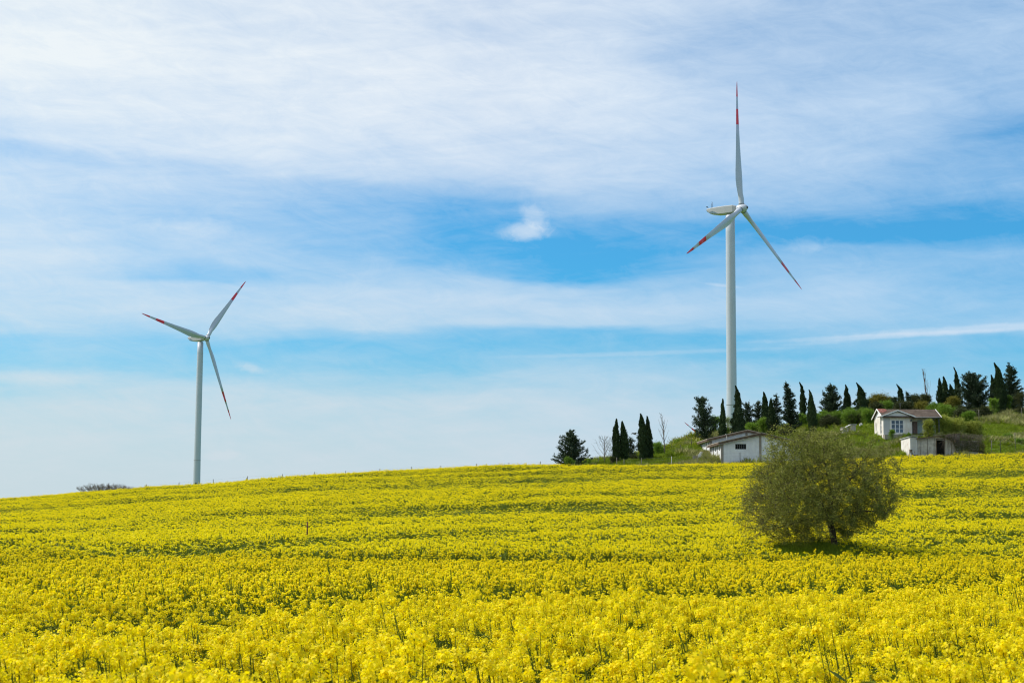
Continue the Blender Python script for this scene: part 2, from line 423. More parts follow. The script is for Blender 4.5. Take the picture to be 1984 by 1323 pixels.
# ------------------------------------------------------------------ terrain
ysky = [(-400, 990), (-150, 975), (0, 967), (140, 957), (280, 945), (376, 940), (480, 932), (600, 922), (735, 915), (850, 909), (985, 903),
        (1070, 900), (1140, 898), (1250, 897), (1340, 896), (1450, 894.5), (1600, 889), (1740, 883), (1850, 881), (1984, 877), (2200, 872), (2500, 866)]
CROP = 1.2
nearD = [(0, -.55), (5, -.78), (8, -.93), (14, -1.08), (18, -1.16), (20.5, -1.24), (24, -1.5), (35, -1.82), (50, -2.12), (62, -2.22), (71, -2.25), (80, -2.02), (86, -1.84)]
def far_rows(px):
    """ground height above eye for D>=235, per photo column"""
    S = lambda y, D: V(px, y) * D
    if px < 1100:
        ys = np.interp(px, [a for a, b in ysky], [b for a, b in ysky])
        z = S(ys, 240)
        z += .3
        rows = [(240, z - CROP), (247, z - CROP - .05), (262, z - CROP - .9), (300, z - CROP - 4.2)]
        hill = np.interp(px, [-400, 0, 376, 735, 1100], [-8, 0, 8.0, 9.5, 6])
        rows += [(420, min(z, 2) - 6), (600, hill - 5), (800, hill), (860, hill), (1100, hill - 12), (1800, -30), (4500, -90)]
        return rows
    pts = {1100: [(240, 905), (262, 900), (280, 902)],
           1140: [(238, 903), (255, 896), (275, 897)],
           1200: [(232, 905), (245, 897), (268, 888), (285, 889)],
           1270: [(232, 905), (245, 893), (268, 877), (285, 878)],
           1340: [(232, 903), (245, 885), (262, 862), (275, 851), (290, 850)],
           1385: [(232, 901), (236, 896), (250, 889), (262, 872), (280, 845), (300, 843)],
           1450: [(232, 900), (236, 896), (250, 889), (266, 872), (282, 843), (300, 836)],
           1540: [(230, 900), (236, 893), (250, 880), (266, 850), (282, 830), (300, 822)],
           1620: [(230, 893), (245, 862), (258, 842), (280, 824), (300, 809)],
           1690: [(230, 888), (236, 870), (241, 843), (250, 838), (262, 830), (280, 813), (300, 802)],
           1760: [(226, 882), (232, 870), (240, 843), (250, 838), (258, 832), (280, 811), (300, 799)],
           1860: [(226, 880), (234, 868), (242, 850), (252, 838), (268, 822), (284, 805), (300, 797)],
           1984: [(228, 880), (236, 869), (246, 854), (258, 838), (272, 820), (288, 803), (300, 796)],
           2300: [(228, 874), (246, 850), (272, 815), (300, 790)],
           }[px]
    rows = [(D, V(px, y + (11 if i_ == 0 else 0)) * D) for i_, (D, y) in enumerate(pts)]
    crest = rows[-1][1]
    if px < 1150: rows += [(320, crest - 3), (420, crest - 6), (532, crest - 4), (800, 4), (1100, -10), (1800, -30), (4500, -90)]
    elif px < 1300: rows += [(330, crest - 1), (420, crest), (532, crest + 3), (800, 6), (1100, -10), (1800, -30), (4500, -90)]
    else: rows += [(340, crest + 1), (420, crest + 2.5), (532, 21.0), (600, 20.0), (800, 8), (1100, -10), (1800, -30), (4500, -90)]
    return rows
tcols = [-400, -150, 0, 140, 280, 376, 480, 600, 735, 850, 985, 1070, 1100, 1140, 1200, 1270, 1340, 1385, 1450, 1540, 1620, 1690, 1760, 1860, 1984, 2300]
DG = np.concatenate([np.arange(0, 340, 2.0), np.geomspace(340, 4500, 90)])
tab = []
for px in tcols:
    ys = np.interp(px, [a for a, b in ysky], [b for a, b in ysky])
    rows = [(D, z - CROP) for D, z in nearD]
    edge = 240 if px <= 1100 else (225 if px > 1700 else 229)
    for D, w in ((96, .17), (110, .27), (130, .44), (150, .58), (170, .71), (190, .82), (210, .915)):
        y = 1050 + (ys - 1050) * w
        rows.append((D, V(px, y) * D - CROP))
    fr = far_rows(px)
    if px > 1100:
        rows.append((221, V(px, ys + 1) * 221 - CROP))
    rows += fr
    a = np.array(rows)
    z = np.interp(DG, a[:, 0], a[:, 1])
    k = 2
    zs = z.copy()
    for _ in range(2):
        zz = zs.copy(); zz[1:-1] = .25*zs[:-2] + .5*zs[1:-1] + .25*zs[2:]; zs = zz
    tab.append(zs)
tab = np.array(tab)
tu = np.array([U(px) for px in tcols])
UG = np.linspace(tu[0], tu[-1], 260)
tabU = np.stack([np.interp(UG, tu, tab[:, j]) for j in range(len(DG))], axis=1)
for _ in range(5):
    t2 = tabU.copy(); t2[1:-1] = .25*tabU[:-2] + .5*tabU[1:-1] + .25*tabU[2:]; tabU = t2
def GZ(x, y):
    x = np.asarray(x, float); y = np.asarray(y, float)
    D = np.clip(y, 0, 4499)
    u = np.clip(x / np.maximum(D, 12.0), UG[0], UG[-1])
    fi = (u - UG[0]) / (UG[1] - UG[0]); i = np.clip(fi.astype(int), 0, len(UG) - 2); fu = fi - i
    j = np.clip(np.searchsorted(DG, D) - 1, 0, len(DG) - 2); fd = (D - DG[j]) / (DG[j+1] - DG[j])
    z = (tabU[i, j]*(1-fu)*(1-fd) + tabU[i+1, j]*fu*(1-fd) + tabU[i, j+1]*(1-fu)*fd + tabU[i+1, j+1]*fu*fd)
    z = z + .10*np.sin(x*.31 + y*.13)*np.sin(y*.23 - x*.07) * np.clip((y-60)/60, 0, 1)
    z = z + .62*np.exp(-((x-15.9)**2+(y-80.6)**2*.8)/7.5)
    return CAMZ + z
def gz(x, y): return float(GZ(np.array([x]), np.array([y]))[0])
def crop_edge(x, y):
    """depth of the far edge of the rape field at this bearing"""
    u = x / np.maximum(y, 10)
    e = np.interp(u, [U(1080), U(1130), U(1400), U(1640), U(1720), U(2100)], [247, 233, 231.5, 230, 224, 224])
    return e
def build_ground():
    ys = np.concatenate([[-400, -150, -60, -20], np.arange(-8, 60, 2), np.arange(60, 216, 3), np.arange(216, 310, 1.5), np.geomspace(310, 4500, 50)])
    nu = 180
    rows = []
    fld = []
    for y in ys:
        if y < 60:
            half = np.interp(y, [-400, -20, 60], [1500, 200, 120])
        else: half = max(120, y * .9)
        t = np.linspace(-1, 1, nu)
        t = np.sign(t) * (np.abs(t) ** 1.25)
        x = t * half
        z = GZ(x, np.full(nu, y))
        rows.append(np.stack([x, np.full(nu, y), z], 1))
        fld.append((y < crop_edge(x, np.full(nu, y)) - .5).astype(float))
    R = np.array(rows); ny = len(ys)
    idx = np.arange(ny*nu).reshape(ny, nu)
    f = np.stack([idx[:-1, :-1], idx[:-1, 1:], idx[1:, 1:], idx[1:, :-1]], -1).reshape(-1, 4)
    me = bpy.data.meshes.new('ground'); me.from_pydata(R.reshape(-1, 3).tolist(), [], f.tolist())
    at = me.attributes.new('field', 'FLOAT', 'POINT'); at.data.foreach_set('value', np.array(fld).ravel())
    me.polygons.foreach_set('use_smooth', np.ones(len(f), dtype=bool))
    me.materials.append(M['ground'])
    o = bpy.data.objects.new('ground', me); COL.objects.link(o)
    tag(o, 'rolling farmland rising to a green hillside behind the yellow field', kind='structure')
build_ground()

def T(px, D, py=900):
    """ground point under photo column px at depth D"""
    x = U(px, py) * D
    return np.array([x, D, gz(x, D)])
def height(px, py, D, base):
    return float(CAMZ + V(px, py) * D - base[2])

# ------------------------------------------------------------------ wind turbines
def blade_mesh(R=45.2, prebend=.9):
    st = [(0.0, 1.9, 1.0, 0), (0.03, 1.9, 1.0, 0), (0.06, 1.95, .95, 14), (0.10, 2.3, .72, 13), (0.15, 2.95, .46, 12), (0.20, 3.35, .34, 10.5),
          (0.27, 3.3, .28, 8.5), (0.36, 2.85, .24, 6.5), (0.47, 2.35, .21, 4.5), (0.56, 2.0, .20, 3.2), (0.65, 1.68, .19, 2.2), (0.65, 1.68, .19, 2.2),
          (0.72, 1.47, .18, 1.5), (0.775, 1.3, .18, 1.0), (0.775, 1.3, .18, 1.0), (0.83, 1.12, .17, .6), (0.875, .96, .17, .3), (0.875, .96, .17, .3),
          (0.93, .74, .16, 0), (0.97, .5, .16, -.5), (0.99, .3, .16, -1), (1.0, .08, .2, -1)]
    n = 20; vs = []
    for (r, c, tk, tw) in st:
        for k in range(n):
            a = 2*math.pi*k/n
            cx = math.cos(a); sy = math.sin(a)
            if tk > .9: x = cx*c/2; y = sy*c/2*tk
            else:
                q = (1 + cx)/2                     # 1 = leading edge side (+x), 0 = trailing edge
                prof = 2.2*math.sqrt(max(q, 0)*1.0)*(1-q)**.9 + .02 if False else (math.sin(math.pi*min(1, max(0, q))**1.6))
                x = c*(q*1.0 - .68) + 0.0
                y = sy/abs(sy)*c*tk*.5*prof if abs(sy) > 1e-6 else 0
            t = -math.radians(tw+4); c_ = c
            X_ = x*math.cos(t) - y*math.sin(t); Y_ = x*math.sin(t) + y*math.cos(t)
            vs.append((X_, Y_ - prebend*(r**2.2), r*R))
    mb = MB(); m = len(st)
    fs = []; ms = []
    for i in range(m-1):
        mi = 1 if (.65 <= (st[i][0]+st[i+1][0])/2 <= .775 or (st[i][0]+st[i+1][0])/2 >= .875) else 0
        for k in range(n):
            fs.append((i*n+k, i*n+(k+1) % n, (i+1)*n+(k+1) % n, (i+1)*n+k)); ms.append(mi)
    mb.add(vs, fs, 0, True); mb.mi = ms
    mb.add([vs[(m-1)*n+k] for k in range(n)], [tuple(range(n))], 1)
    return mb
def turbine(label, px_hub, py_hub, D, yaw, th0, tower_h, lean=0.0, groupname='wind turbines on the hills', tilt=5.0):
    hub = P(px_hub, py_hub, D)
    yw = math.radians(yaw)
    # rotor axis in plan: (sin yaw, -cos yaw); tower stands behind the hub
    over = 4.6
    base = np.array([hub[0] - math.sin(yw)*over, hub[1] + math.cos(yw)*over, 0])
    base[2] = gz(base[0], base[1]) - .3
    H = hub[2] - base[2]
    t = empty('wind_turbine', base, label, 'wind turbine', groupname)
    tw = MB()
    n = 40
    zt = H - 2.0
    r0, r1 = 1.98, 1.58
    prof = [(0, r0)] + [(z_, r0 - .22*min(1, z_/20) - max(0, (z_-20))/(zt-20)*(r0-.22-r1)) for z_ in np.linspace(2, zt, 14)]
    tw.tube([(0, 0, a) for a, b in prof], [b for a, b in prof], n)
    tob = tw.build('tower', [M['turbine']], t)
    sm = MB()
    zz = 12.5 if tower_h is None else tower_h
    rr = np.interp(zz, [a for a, b in prof], [b for a, b in prof])
    sm.tube([(0, 0, zz-.12), (0, 0, zz+.12)], rr+.03, n)
    sm.build('flange_ring', [M['seam']], tob)
    d_ = MB(); d_.box(-.45, .45, -r0-.08, -r0+.25, .4, 2.6); d_.build('door', [M['darkmetal']], tob)
    # nacelle (local frame: -Y forward to the hub), tilted 5 deg
    nc = MB()
    secs = [(-2.6, 1.15, -1.15, 1.35), (-1.6, 1.62, -1.7, 1.7), (1.5, 1.72, -1.85, 1.75), (4.6, 1.68, -1.75, 1.7), (7.2, 1.5, -1.1, 1.62), (8.9, 1.3, .35, 1.5)]
    vs = []
    for (y, hw, zb, ztp) in secs:
        b = .28
        zb *= .78; ztp *= .82; hw *= .9
        vs += [(-hw+b, y, zb), (hw-b, y, zb), (hw, y, zb+b), (hw, y, ztp-b), (hw-b, y, ztp), (-hw+b, y, ztp), (-hw, y, ztp-b), (-hw, y, zb+b)]
    fs = []
    for i in range(len(secs)-1):
        for k in range(8): fs.append((i*8+k, i*8+(k+1) % 8, (i+1)*8+(k+1) % 8, (i+1)*8+k))
    fs += [tuple(reversed(range(8))), tuple(range((len(secs)-1)*8, len(secs)*8))]
    nc.add(vs, fs, 0)
    rot = Matrix.Rotation(yw, 4, 'Z')
    no = nc.build('nacelle', [M['nacelle']], t); no.location = (0, 0, H); no.rotation_euler = (0, 0, yw)
    vt = MB()
    for sx in (-1, 1):
        x0, x1 = (sx*1.34, sx*1.55)
        pts = [(3.9, -1.12), (6.7, -.82), (7.6, -.15), (6.2, .05), (5.2, -.4)]
        vs = [(x0, y, z) for y, z in pts] + [(x1, y, z) for y, z in pts]; k = len(pts)
        vt.add(vs, [tuple(range(k)), tuple(range(2*k-1, k-1, -1))] + [(i, i+k, (i+1) % k+k, (i+1) % k) for i in range(k)], 0)
    vt.build('side_vent', [M['bluevent']], no)
    an = MB()
    for yy, xx, hh in ((6.7, -.5, 2.1), (7.3, 0, 2.5), (7.9, .5, 2.0)): an.tube([(xx, yy, 1.2), (xx, yy, 1.3+hh)], .06, 6)
    an.tube([(0, 8.6, 1.4), (0, 9.3, 2.0)], .07, 6); an.box(-.2, .2, 9.1, 9.6, 1.95, 2.2)
    an.build('weather_mast', [M['darkmetal']], no)
    yb = MB(); yb.tube([(0, 0, -2.15), (0, 0, -1.75)], 1.4, 32); yb.build('yaw_ring', [M['seam']], no)
    # hub
    hb = MB()
    pr = [(1.7, 1.2), (1.2, 1.42), (0, 1.5), (-.9, 1.4), (-1.6, 1.1), (-2.1, .65), (-2.25, .1)]
    hb.tube([(0, a, 0) for a, b in pr], [b for a, b in pr], 28)
    ho = hb.build('hub', [M['turbine']], t)
    M_h = Matrix.Translation((hub - base).tolist()) @ Matrix.Rotation(yw, 4, 'Z') @ Matrix.Rotation(math.radians(-tilt), 4, 'X')
    ho.matrix_local = M_h
    nr = MB(); nr.tube([(0, -2.34, 0), (0, -2.12, 0)], .45, 20); nr.build('nose_cap', [M['darkmetal']], ho)
    bm = blade_mesh().mesh('blade', [M['turbine'], M['red']])
    for k in range(3):
        th = th0 + 120*k
        b = bpy.data.objects.new('blade', bm); COL.objects.link(b); b.parent = t
        # clockwise as seen from the front (looking along +Y): blade up axis Z rotates towards +X
        b.matrix_local = M_h @ Matrix.Rotation(math.radians(th), 4, 'Y') @ Matrix.Translation((0, 0, .9))
        collar = MB(); collar.tube([(0, 0, .45), (0, 0, .75)], 1.03, 24)
        c = collar.build('root_collar', [M['seam']], b)
    return t
turbine('largest wind turbine with red banded blades, rising behind the barn and cypresses', 1437, 404, 532, 52, 2.0, 14.0, tilt=4)
turbine('distant wind turbine on the left, its tower rising from the yellow skyline', 400, 655, 830, 54, 41, 14.5)
turbine('farthest wind turbine, just one red blade tip showing beside the dark conifer', 1392, 870, 1500, 28, -57, 12)

# ------------------------------------------------------------------ stuff: instanced crop and grass
def petals(mb, c, n, rad, size, rng, up=.5):
    """an umbel of small flowers: domed head round point c"""
    p = rng.normal(size=(n, 3)); p = unit(p) * (rng.random((n, 1))**.45) * rad
    p[:, 2] = p[:, 2]*1.0
    cc = c + p
    d = unit(unit(p) + rng.normal(size=(n, 3))*.6 + np.array([0, 0, up]))
    r1 = unit(np.cross(d, rng.normal(size=(n, 3)))); r2 = np.cross(d, r1)
    s = size*(.7 + .6*rng.random((n, 1)))*.5
    q = np.stack([cc - r1*s, cc - r2*s, cc + r1*s, cc + r2*s], 1)
    mb.quads(q, 0)
def near_plant(seed, nr, nf, fs, rr, detail, spr=.19):
    rng = np.random.default_rng(seed); mb = MB()
    lean = np.array([-.24, .02, 0])
    top = 1.0
    if detail: mb.tube([(0, 0, 0), (-.05, 0, .35), (-.14, 0, .75), (-.26, .01, 1.08)], [.011, .010, .008, .005], 4, 1, False)
    for k in range(nr):
        a = rng.random()*6.28; s = spr*(.15 + .85*math.sqrt(rng.random()))
        h = 1.24 - .22*rng.random()**1.6 - .55*s
        z0 = .35 + .4*rng.random()
        st = np.array([0, 0, z0]) + lean*z0
        tp = np.array([math.cos(a)*s, math.sin(a)*s, h]) + lean*h
        mid = (st + tp)/2 + np.array([math.cos(a)*s*.35, math.sin(a)*s*.35, -.03])
        if detail:
            mb.tube([st, mid, tp], [.0055, .004, .003], 3, 1, False)
        else:
            w = .012
            mb.quads([[st + (-w, 0, 0), st + (w, 0, 0), tp + (w*.6, 0, 0), tp + (-w*.6, 0, 0)]], 1)
        petals(mb, tp, nf, rr*(.8+.4*rng.random()), fs, rng)
        # flowers strung below the head
        m = max(2, nf//4)
        t_ = rng.random((m, 1))*.13
        cc = tp - unit(tp-mid)*t_ + rng.normal(size=(m, 3))*rr*.42
        d = rng.normal(size=(m, 3))
        mb.quads(leaf_quads(cc, d, fs*.95, fs*.8, rng), 0)
        if detail:
            petals(mb, tp + np.array([0, 0, rr*.7]), 4, rr*.35, fs*.5, rng)
            mb.mi[-4:] = [2]*4
            m = 7; t_ = .12 + rng.random((m, 1))*.2
            cc = tp - unit(tp-mid)*t_ ; d = rng.normal(size=(m, 3))*np.array([1, 1, .4]) + np.array([0, 0, .5])
            mb.quads(leaf_quads(cc + unit(d)*.02, d, .05, .005, rng), 1)
    nl = 18
    a = rng.random(nl)*6.28; z = .15 + .75*rng.random(nl)
    d = np.stack([np.cos(a), np.sin(a), .2 + .5*rng.random(nl)], 1)
    cc = np.stack([0*z, 0*z, z], 1) + lean*z[:, None] + unit(d)*.09
    mb.quads(leaf_quads(cc, d, .18, .05, rng), 1)
    return mb
def far_clump(seed, tops, nf, fs, rt, spread, green=26, hvar=.22):
    """a square half metre of crop: a few plants, each a domed head of flowers over bare green stems"""
    rng = np.random.default_rng(seed); mb = MB()
    lean = np.array([-.18, 0, 0])
    for k in range(tops):
        a = k*2.4 + rng.normal()*.4; s = spread*math.sqrt((k+.5)/tops)
        h = 1.16 - hvar*rng.random()**1.2
        tp = np.array([math.cos(a)*s, math.sin(a)*s, h]) + lean*h
        r_ = rt*(.75+.5*rng.random())
        p = unit(rng.normal(size=(nf, 3)))*(rng.random((nf, 1))**.4)*r_*np.array([1, 1, .75])
        c = tp + p
        d = unit(p)*.8 + rng.normal(size=(nf, 3))*.7 + np.array([0, 0, .3])
        d = unit(d); r1 = unit(np.cross(d, rng.normal(size=(nf, 3)))); r2 = np.cross(d, r1)
        z_ = fs*(.7+.6*rng.random((nf, 1)))*.5
        mb.quads(np.stack([c-r1*z_, c-r2*z_, c+r1*z_, c+r2*z_], 1), 0)
        for q in range(3):
            w = .012; st = tp - np.array([-.12+rng.normal()*.05, rng.normal()*.05, .6])
            mb.quads([[st + (-w, 0, 0), st + (w, 0, 0), tp + (w*.5, 0, -.03), tp + (-w*.5, 0, -.03)]], 1)
    n = green
    p = np.stack([rng.normal(size=n)*spread*.6, rng.normal(size=n)*spread*.6, .25+.72*rng.random(n)], 1)
    mb.quads(leaf_quads(p, rng.normal(size=(n, 3))*np.array([.6, .6, 1]), .24, .07, rng), 1)
    return mb
def grass_tuft(seed, n, h, w, spread, mi=0, tip=None):
    rng = np.random.default_rng(seed); mb = MB()
    b = np.stack([rng.normal(size=n)*spread, rng.normal(size=n)*spread, np.zeros(n)], 1)
    d = unit(np.stack([rng.normal(size=n)*.45-.15, rng.normal(size=n)*.45, np.ones(n)], 1))
    hh = h*(.5+.6*rng.random((n, 1)))
    r = unit(np.cross(d, rng.normal(size=(n, 3))))*w/2
    q = np.stack([b - r, b + r, b + d*hh*.6 + r*.8 + np.array([-.02, 0, 0]), b + d*hh + np.array([-.08*h*2, 0, 0])], 1)
    mb.quads(q, mi)
    if tip is not None:
        k = n//3
        tq = leaf_quads((b + d*hh)[:k], rng.normal(size=(k, 3)), .06, .05, rng); mb.quads(tq, tip)
    return mb

def variants(colname, specs):
    c = bpy.data.collections.new(colname)
    for i, (mb, mats) in enumerate(specs):
        o = bpy.data.objects.new('%s_%02d' % (colname, i), mb.mesh('%s_%02d' % (colname, i), mats))
        c.objects.link(o)
    return c
def scatter(name, label, pts, rot, scl, idx, coll):
    me = bpy.data.meshes.new(name); n = len(pts)
    me.vertices.add(n); me.vertices.foreach_set('co', pts.astype(np.float32).ravel())
    a = me.attributes.new('rotv', 'FLOAT_VECTOR', 'POINT'); a.data.foreach_set('vector', rot.astype(np.float32).ravel())
    a = me.attributes.new('sclv', 'FLOAT_VECTOR', 'POINT'); a.data.foreach_set('vector', scl.astype(np.float32).ravel())
    a = me.attributes.new('vidx', 'INT', 'POINT'); a.data.foreach_set('value', idx.astype(np.int32))
    o = bpy.data.objects.new(name, me); COL.objects.link(o)
    tag(o, label, kind='stuff')
    g = bpy.data.node_groups.new(name + '_scatter', 'GeometryNodeTree')
    g.interface.new_socket('Geometry', in_out='INPUT', socket_type='NodeSocketGeometry')
    g.interface.new_socket('Geometry', in_out='OUTPUT', socket_type='NodeSocketGeometry')
    nn = g.nodes
    gi = nn.new('NodeGroupInput'); go = nn.new('NodeGroupOutput')
    ip = nn.new('GeometryNodeInstanceOnPoints'); ci = nn.new('GeometryNodeCollectionInfo')
    ci.inputs['Collection'].default_value = coll; ci.inputs['Separate Children'].default_value = True; ci.inputs['Reset Children'].default_value = True
    ip.inputs['Pick Instance'].default_value = True
    def att(nm, ty):
        x = nn.new('GeometryNodeInputNamedAttribute'); x.data_type = ty; x.inputs['Name'].default_value = nm; return x.outputs['Attribute']
    L = g.links.new
    L(gi.outputs[0], ip.inputs['Points']); L(ci.outputs[0], ip.inputs['Instance'])
    L(att('vidx', 'INT'), ip.inputs['Instance Index'])
    er = nn.new('FunctionNodeEulerToRotation'); L(att('rotv', 'FLOAT_VECTOR'), er.inputs[0]); L(er.outputs[0], ip.inputs['Rotation'])
    L(att('sclv', 'FLOAT_VECTOR'), ip.inputs['Scale'])
    L(ip.outputs[0], go.inputs[0])
    md = o.modifiers.new('scatter', 'NODES'); md.node_group = g
    return o

# value noise for crop vigour
rngN = np.random.default_rng(5)
NT_ = rngN.random((128, 128))
def vnoise(x, y):
    xi = np.floor(x).astype(int); yi = np.floor(y).astype(int); fx = x-xi; fy = y-yi
    fx = fx*fx*(3-2*fx); fy = fy*fy*(3-2*fy)
    g = lambda a, b: NT_[a % 128, b % 128]
    return (g(xi, yi)*(1-fx)*(1-fy)+g(xi+1, yi)*fx*(1-fy)+g(xi, yi+1)*(1-fx)*fy+g(xi+1, yi+1)*fx*fy)
# wheel lines and thin strips across the field: world polylines (bearing -> depth)
def depth_at(px, py):
    Ds = np.arange(6, 246, .5); u = U(px, py)
    s = (GZ(u*Ds, Ds) + CROP - CAMZ)/Ds
    t = V(px, py)
    k = np.where((s[:-1] <= t) & (s[1:] > t))[0]
    return Ds[k[0]] if len(k) else 240.0
strips = []
for pts, wdt, dep in [
    ([(0, 988), (150, 975), (400, 958), (560, 945), (700, 940)], 1.6, .45),
    ([(0, 1030), (120, 1018), (300, 1013), (500, 996), (700, 968), (900, 962)], 2.6, .28),
    ([(0, 1082), (200, 1064), (330, 1056), (600, 1038), (800, 1031), (1000, 1023), (1200, 1013), (1420, 1006)], 1.5, .75),
    ([(480, 1018), (600, 1005), (900, 992), (1050, 985), (1250, 985), (1420, 975)], 2.0, .4),
    ([(900, 975), (1000, 958), (1070, 951), (1200, 951), (1420, 948)], 1.6, .75),
    ([(0, 1125), (120, 1118), (250, 1107), (420, 1107), (600, 1098), (800, 1085)], 1.0, .4),
    ([(0, 1190), (280, 1180), (550, 1166), (800, 1156), (1100, 1143), (1300, 1140), (1600, 1135), (1984, 1118)], 1.7, .95),
    ([(1700, 953), (1800, 950), (1984, 945), (2100, 944)], 2.4, .95),
    ([(1700, 915), (1800, 915), (1984, 908)], 2.2, .6),
    ([(1720, 1000), (1850, 996), (1984, 992)], 1.4, .7),
    ([(1640, 1052), (1750, 1048), (1900, 1046), (1984, 1040)], 1.3, .5),
    ([(1150, 1080), (1400, 1078), (1700, 1090), (1984, 1075)], .9, .35),
    ([(500, 925), (800, 915), (1050, 908)], 1.5, .4),
]:
    us = [U(a, b) for a, b in pts]; ds = [depth_at(a, b) for a, b in pts]
    strips.append((np.array(us), np.array(ds), wdt, dep))
TREE = T(1614, 80, 1050)
def vigour(x, y):
    """0 = thin, low, green; 1 = full flower"""
    v = np.ones_like(x)
    u = x/np.maximum(y, 5)
    nz = vnoise(x*.035+11, y*.17+3)
    nz2 = vnoise(x*.35+5, y*.6+9)
    v -= 1.1*np.clip(nz-.52, 0, 1)*np.clip((y-25)/30, 0, 1) + .5*np.clip(nz2-.6, 0, 1)
    nz3 = vnoise(x*.010+3, y*.10+17)
    v -= 1.2*np.clip(nz3-.55, 0, 1)*np.clip((y-40)/40, 0, 1)
    for us, ds, w, dep in strips:
        dl = np.interp(u, us, ds) + (3.0 if ds.min() < 30 else 0) + (vnoise(x*.22, y*0+w*7)-.5)*2.0*w
        end = np.clip((u-us[0])/.03, 0, 1)*np.clip((us[-1]-u)/.03, 0, 1)
        end = np.where(us[0] < -.3, np.clip((us[-1]-u)/.03, 0, 1), end); end = np.where(us[-1] > .3, np.clip((u-us[0])/.03, 0, 1), end)
        pat = .6 + .55*vnoise(x*.08+w*31, y*0+ds[0])
        v -= .95*dep*pat*end*np.exp(-((y-dl)/(w*2.8))**2)
    v = np.where(y > crop_edge(x, y) - 14, np.maximum(v, .8), v)
    return np.clip(v, 0.10, 1)

petM = [M['petal'], M['stem'], M['pod']]
specs = []
for s in range(6): specs.append((near_plant(s, 6, 64, .019, .044, True, .17), petM))        # 0-5 near
for s in range(6): specs.append((near_plant(20+s, 6, 15, .034, .040, False, .11), petM))     # 6-11 middle
for s in range(6): specs.append((far_clump(40+s, 4, 15, .056, .10, .40, 34, .30), petM))        # 12-17 far
for s in range(3): specs.append((far_clump(60+s, 3, 8, .05, .07, .40, 60, .45), petM)) # 18-20 far, thin
for s in range(2): specs.append((near_plant(80+s, 2, 20, .024, .035, True), petM))      # 21-22 near/middle, few flowers
crop_coll = variants('rape_plant_source', specs)
def build_crop():
    rng = np.random.default_rng(11)
    P_, R_, S_, I_ = [], [], [], []
    def band(d0, d1, dens, lo, hi, thin_lo, thin_hi, sxy):
        A = .40*(d1*d1-d0*d0) + 8*(d1-d0)
        n = int(A*dens)
        y = np.sqrt(d0*d0 + rng.random(n)*(d1*d1-d0*d0))
        x = (rng.random(n)*2-1)*(.40*y+4)
        ok = y < crop_edge(x, y) + rng.normal(size=n)*.25
        # grassy hollow under the lone tree
        ex = (x-(TREE[0]-1.35))/2.0; ey = (y-(TREE[1]-1.2))/3.2
        ok &= (ex*ex+ey*ey) > 1 - .25*rng.random(n)
        x = x[ok]; y = y[ok]; n = len(x)
        v = vigour(x, y)
        keep = rng.random(n) < .45 + .6*v
        x = x[keep]; y = y[keep]; v = v[keep]; n = len(x)
        z = GZ(x, y) - .02
        thin = rng.random(n) > v*1.15
        idx = np.where(thin, rng.integers(thin_lo, thin_hi+1, n), rng.integers(lo, hi+1, n))
        sz = (.50 + .50*v)*(1 + rng.normal(size=n)*.07)
        tall = rng.random(n) < np.where(y < 11, .16, .06)
        sz = np.where(tall, sz*np.where(y < 11, 1.15, 1.13), sz)
        P_.append(np.stack([x, y, z], 1)); 
        R_.append(np.stack([rng.normal(size=n)*.06, rng.normal(size=n)*.07, rng.normal(size=n)*.6], 1))
        S_.append(np.stack([sxy*(.9+.25*rng.random(n)), sxy*(.9+.25*rng.random(n)), sz], 1)); I_.append(idx)
    band(2.5, 13, 9, 0, 5, 21, 22, 1.0)
    band(13, 27, 9, 0, 5, 21, 22, 1.0)
    band(27, 75, 8.5, 6, 11, 21, 22, 1.05)
    band(75, 250, 3.7, 12, 17, 18, 20, 1.0)
    scatter('rapeseed_crop', 'dense yellow flowering rapeseed covering the whole rolling field', np.concatenate(P_), np.concatenate(R_), np.concatenate(S_), np.concatenate(I_), crop_coll)
build_crop()
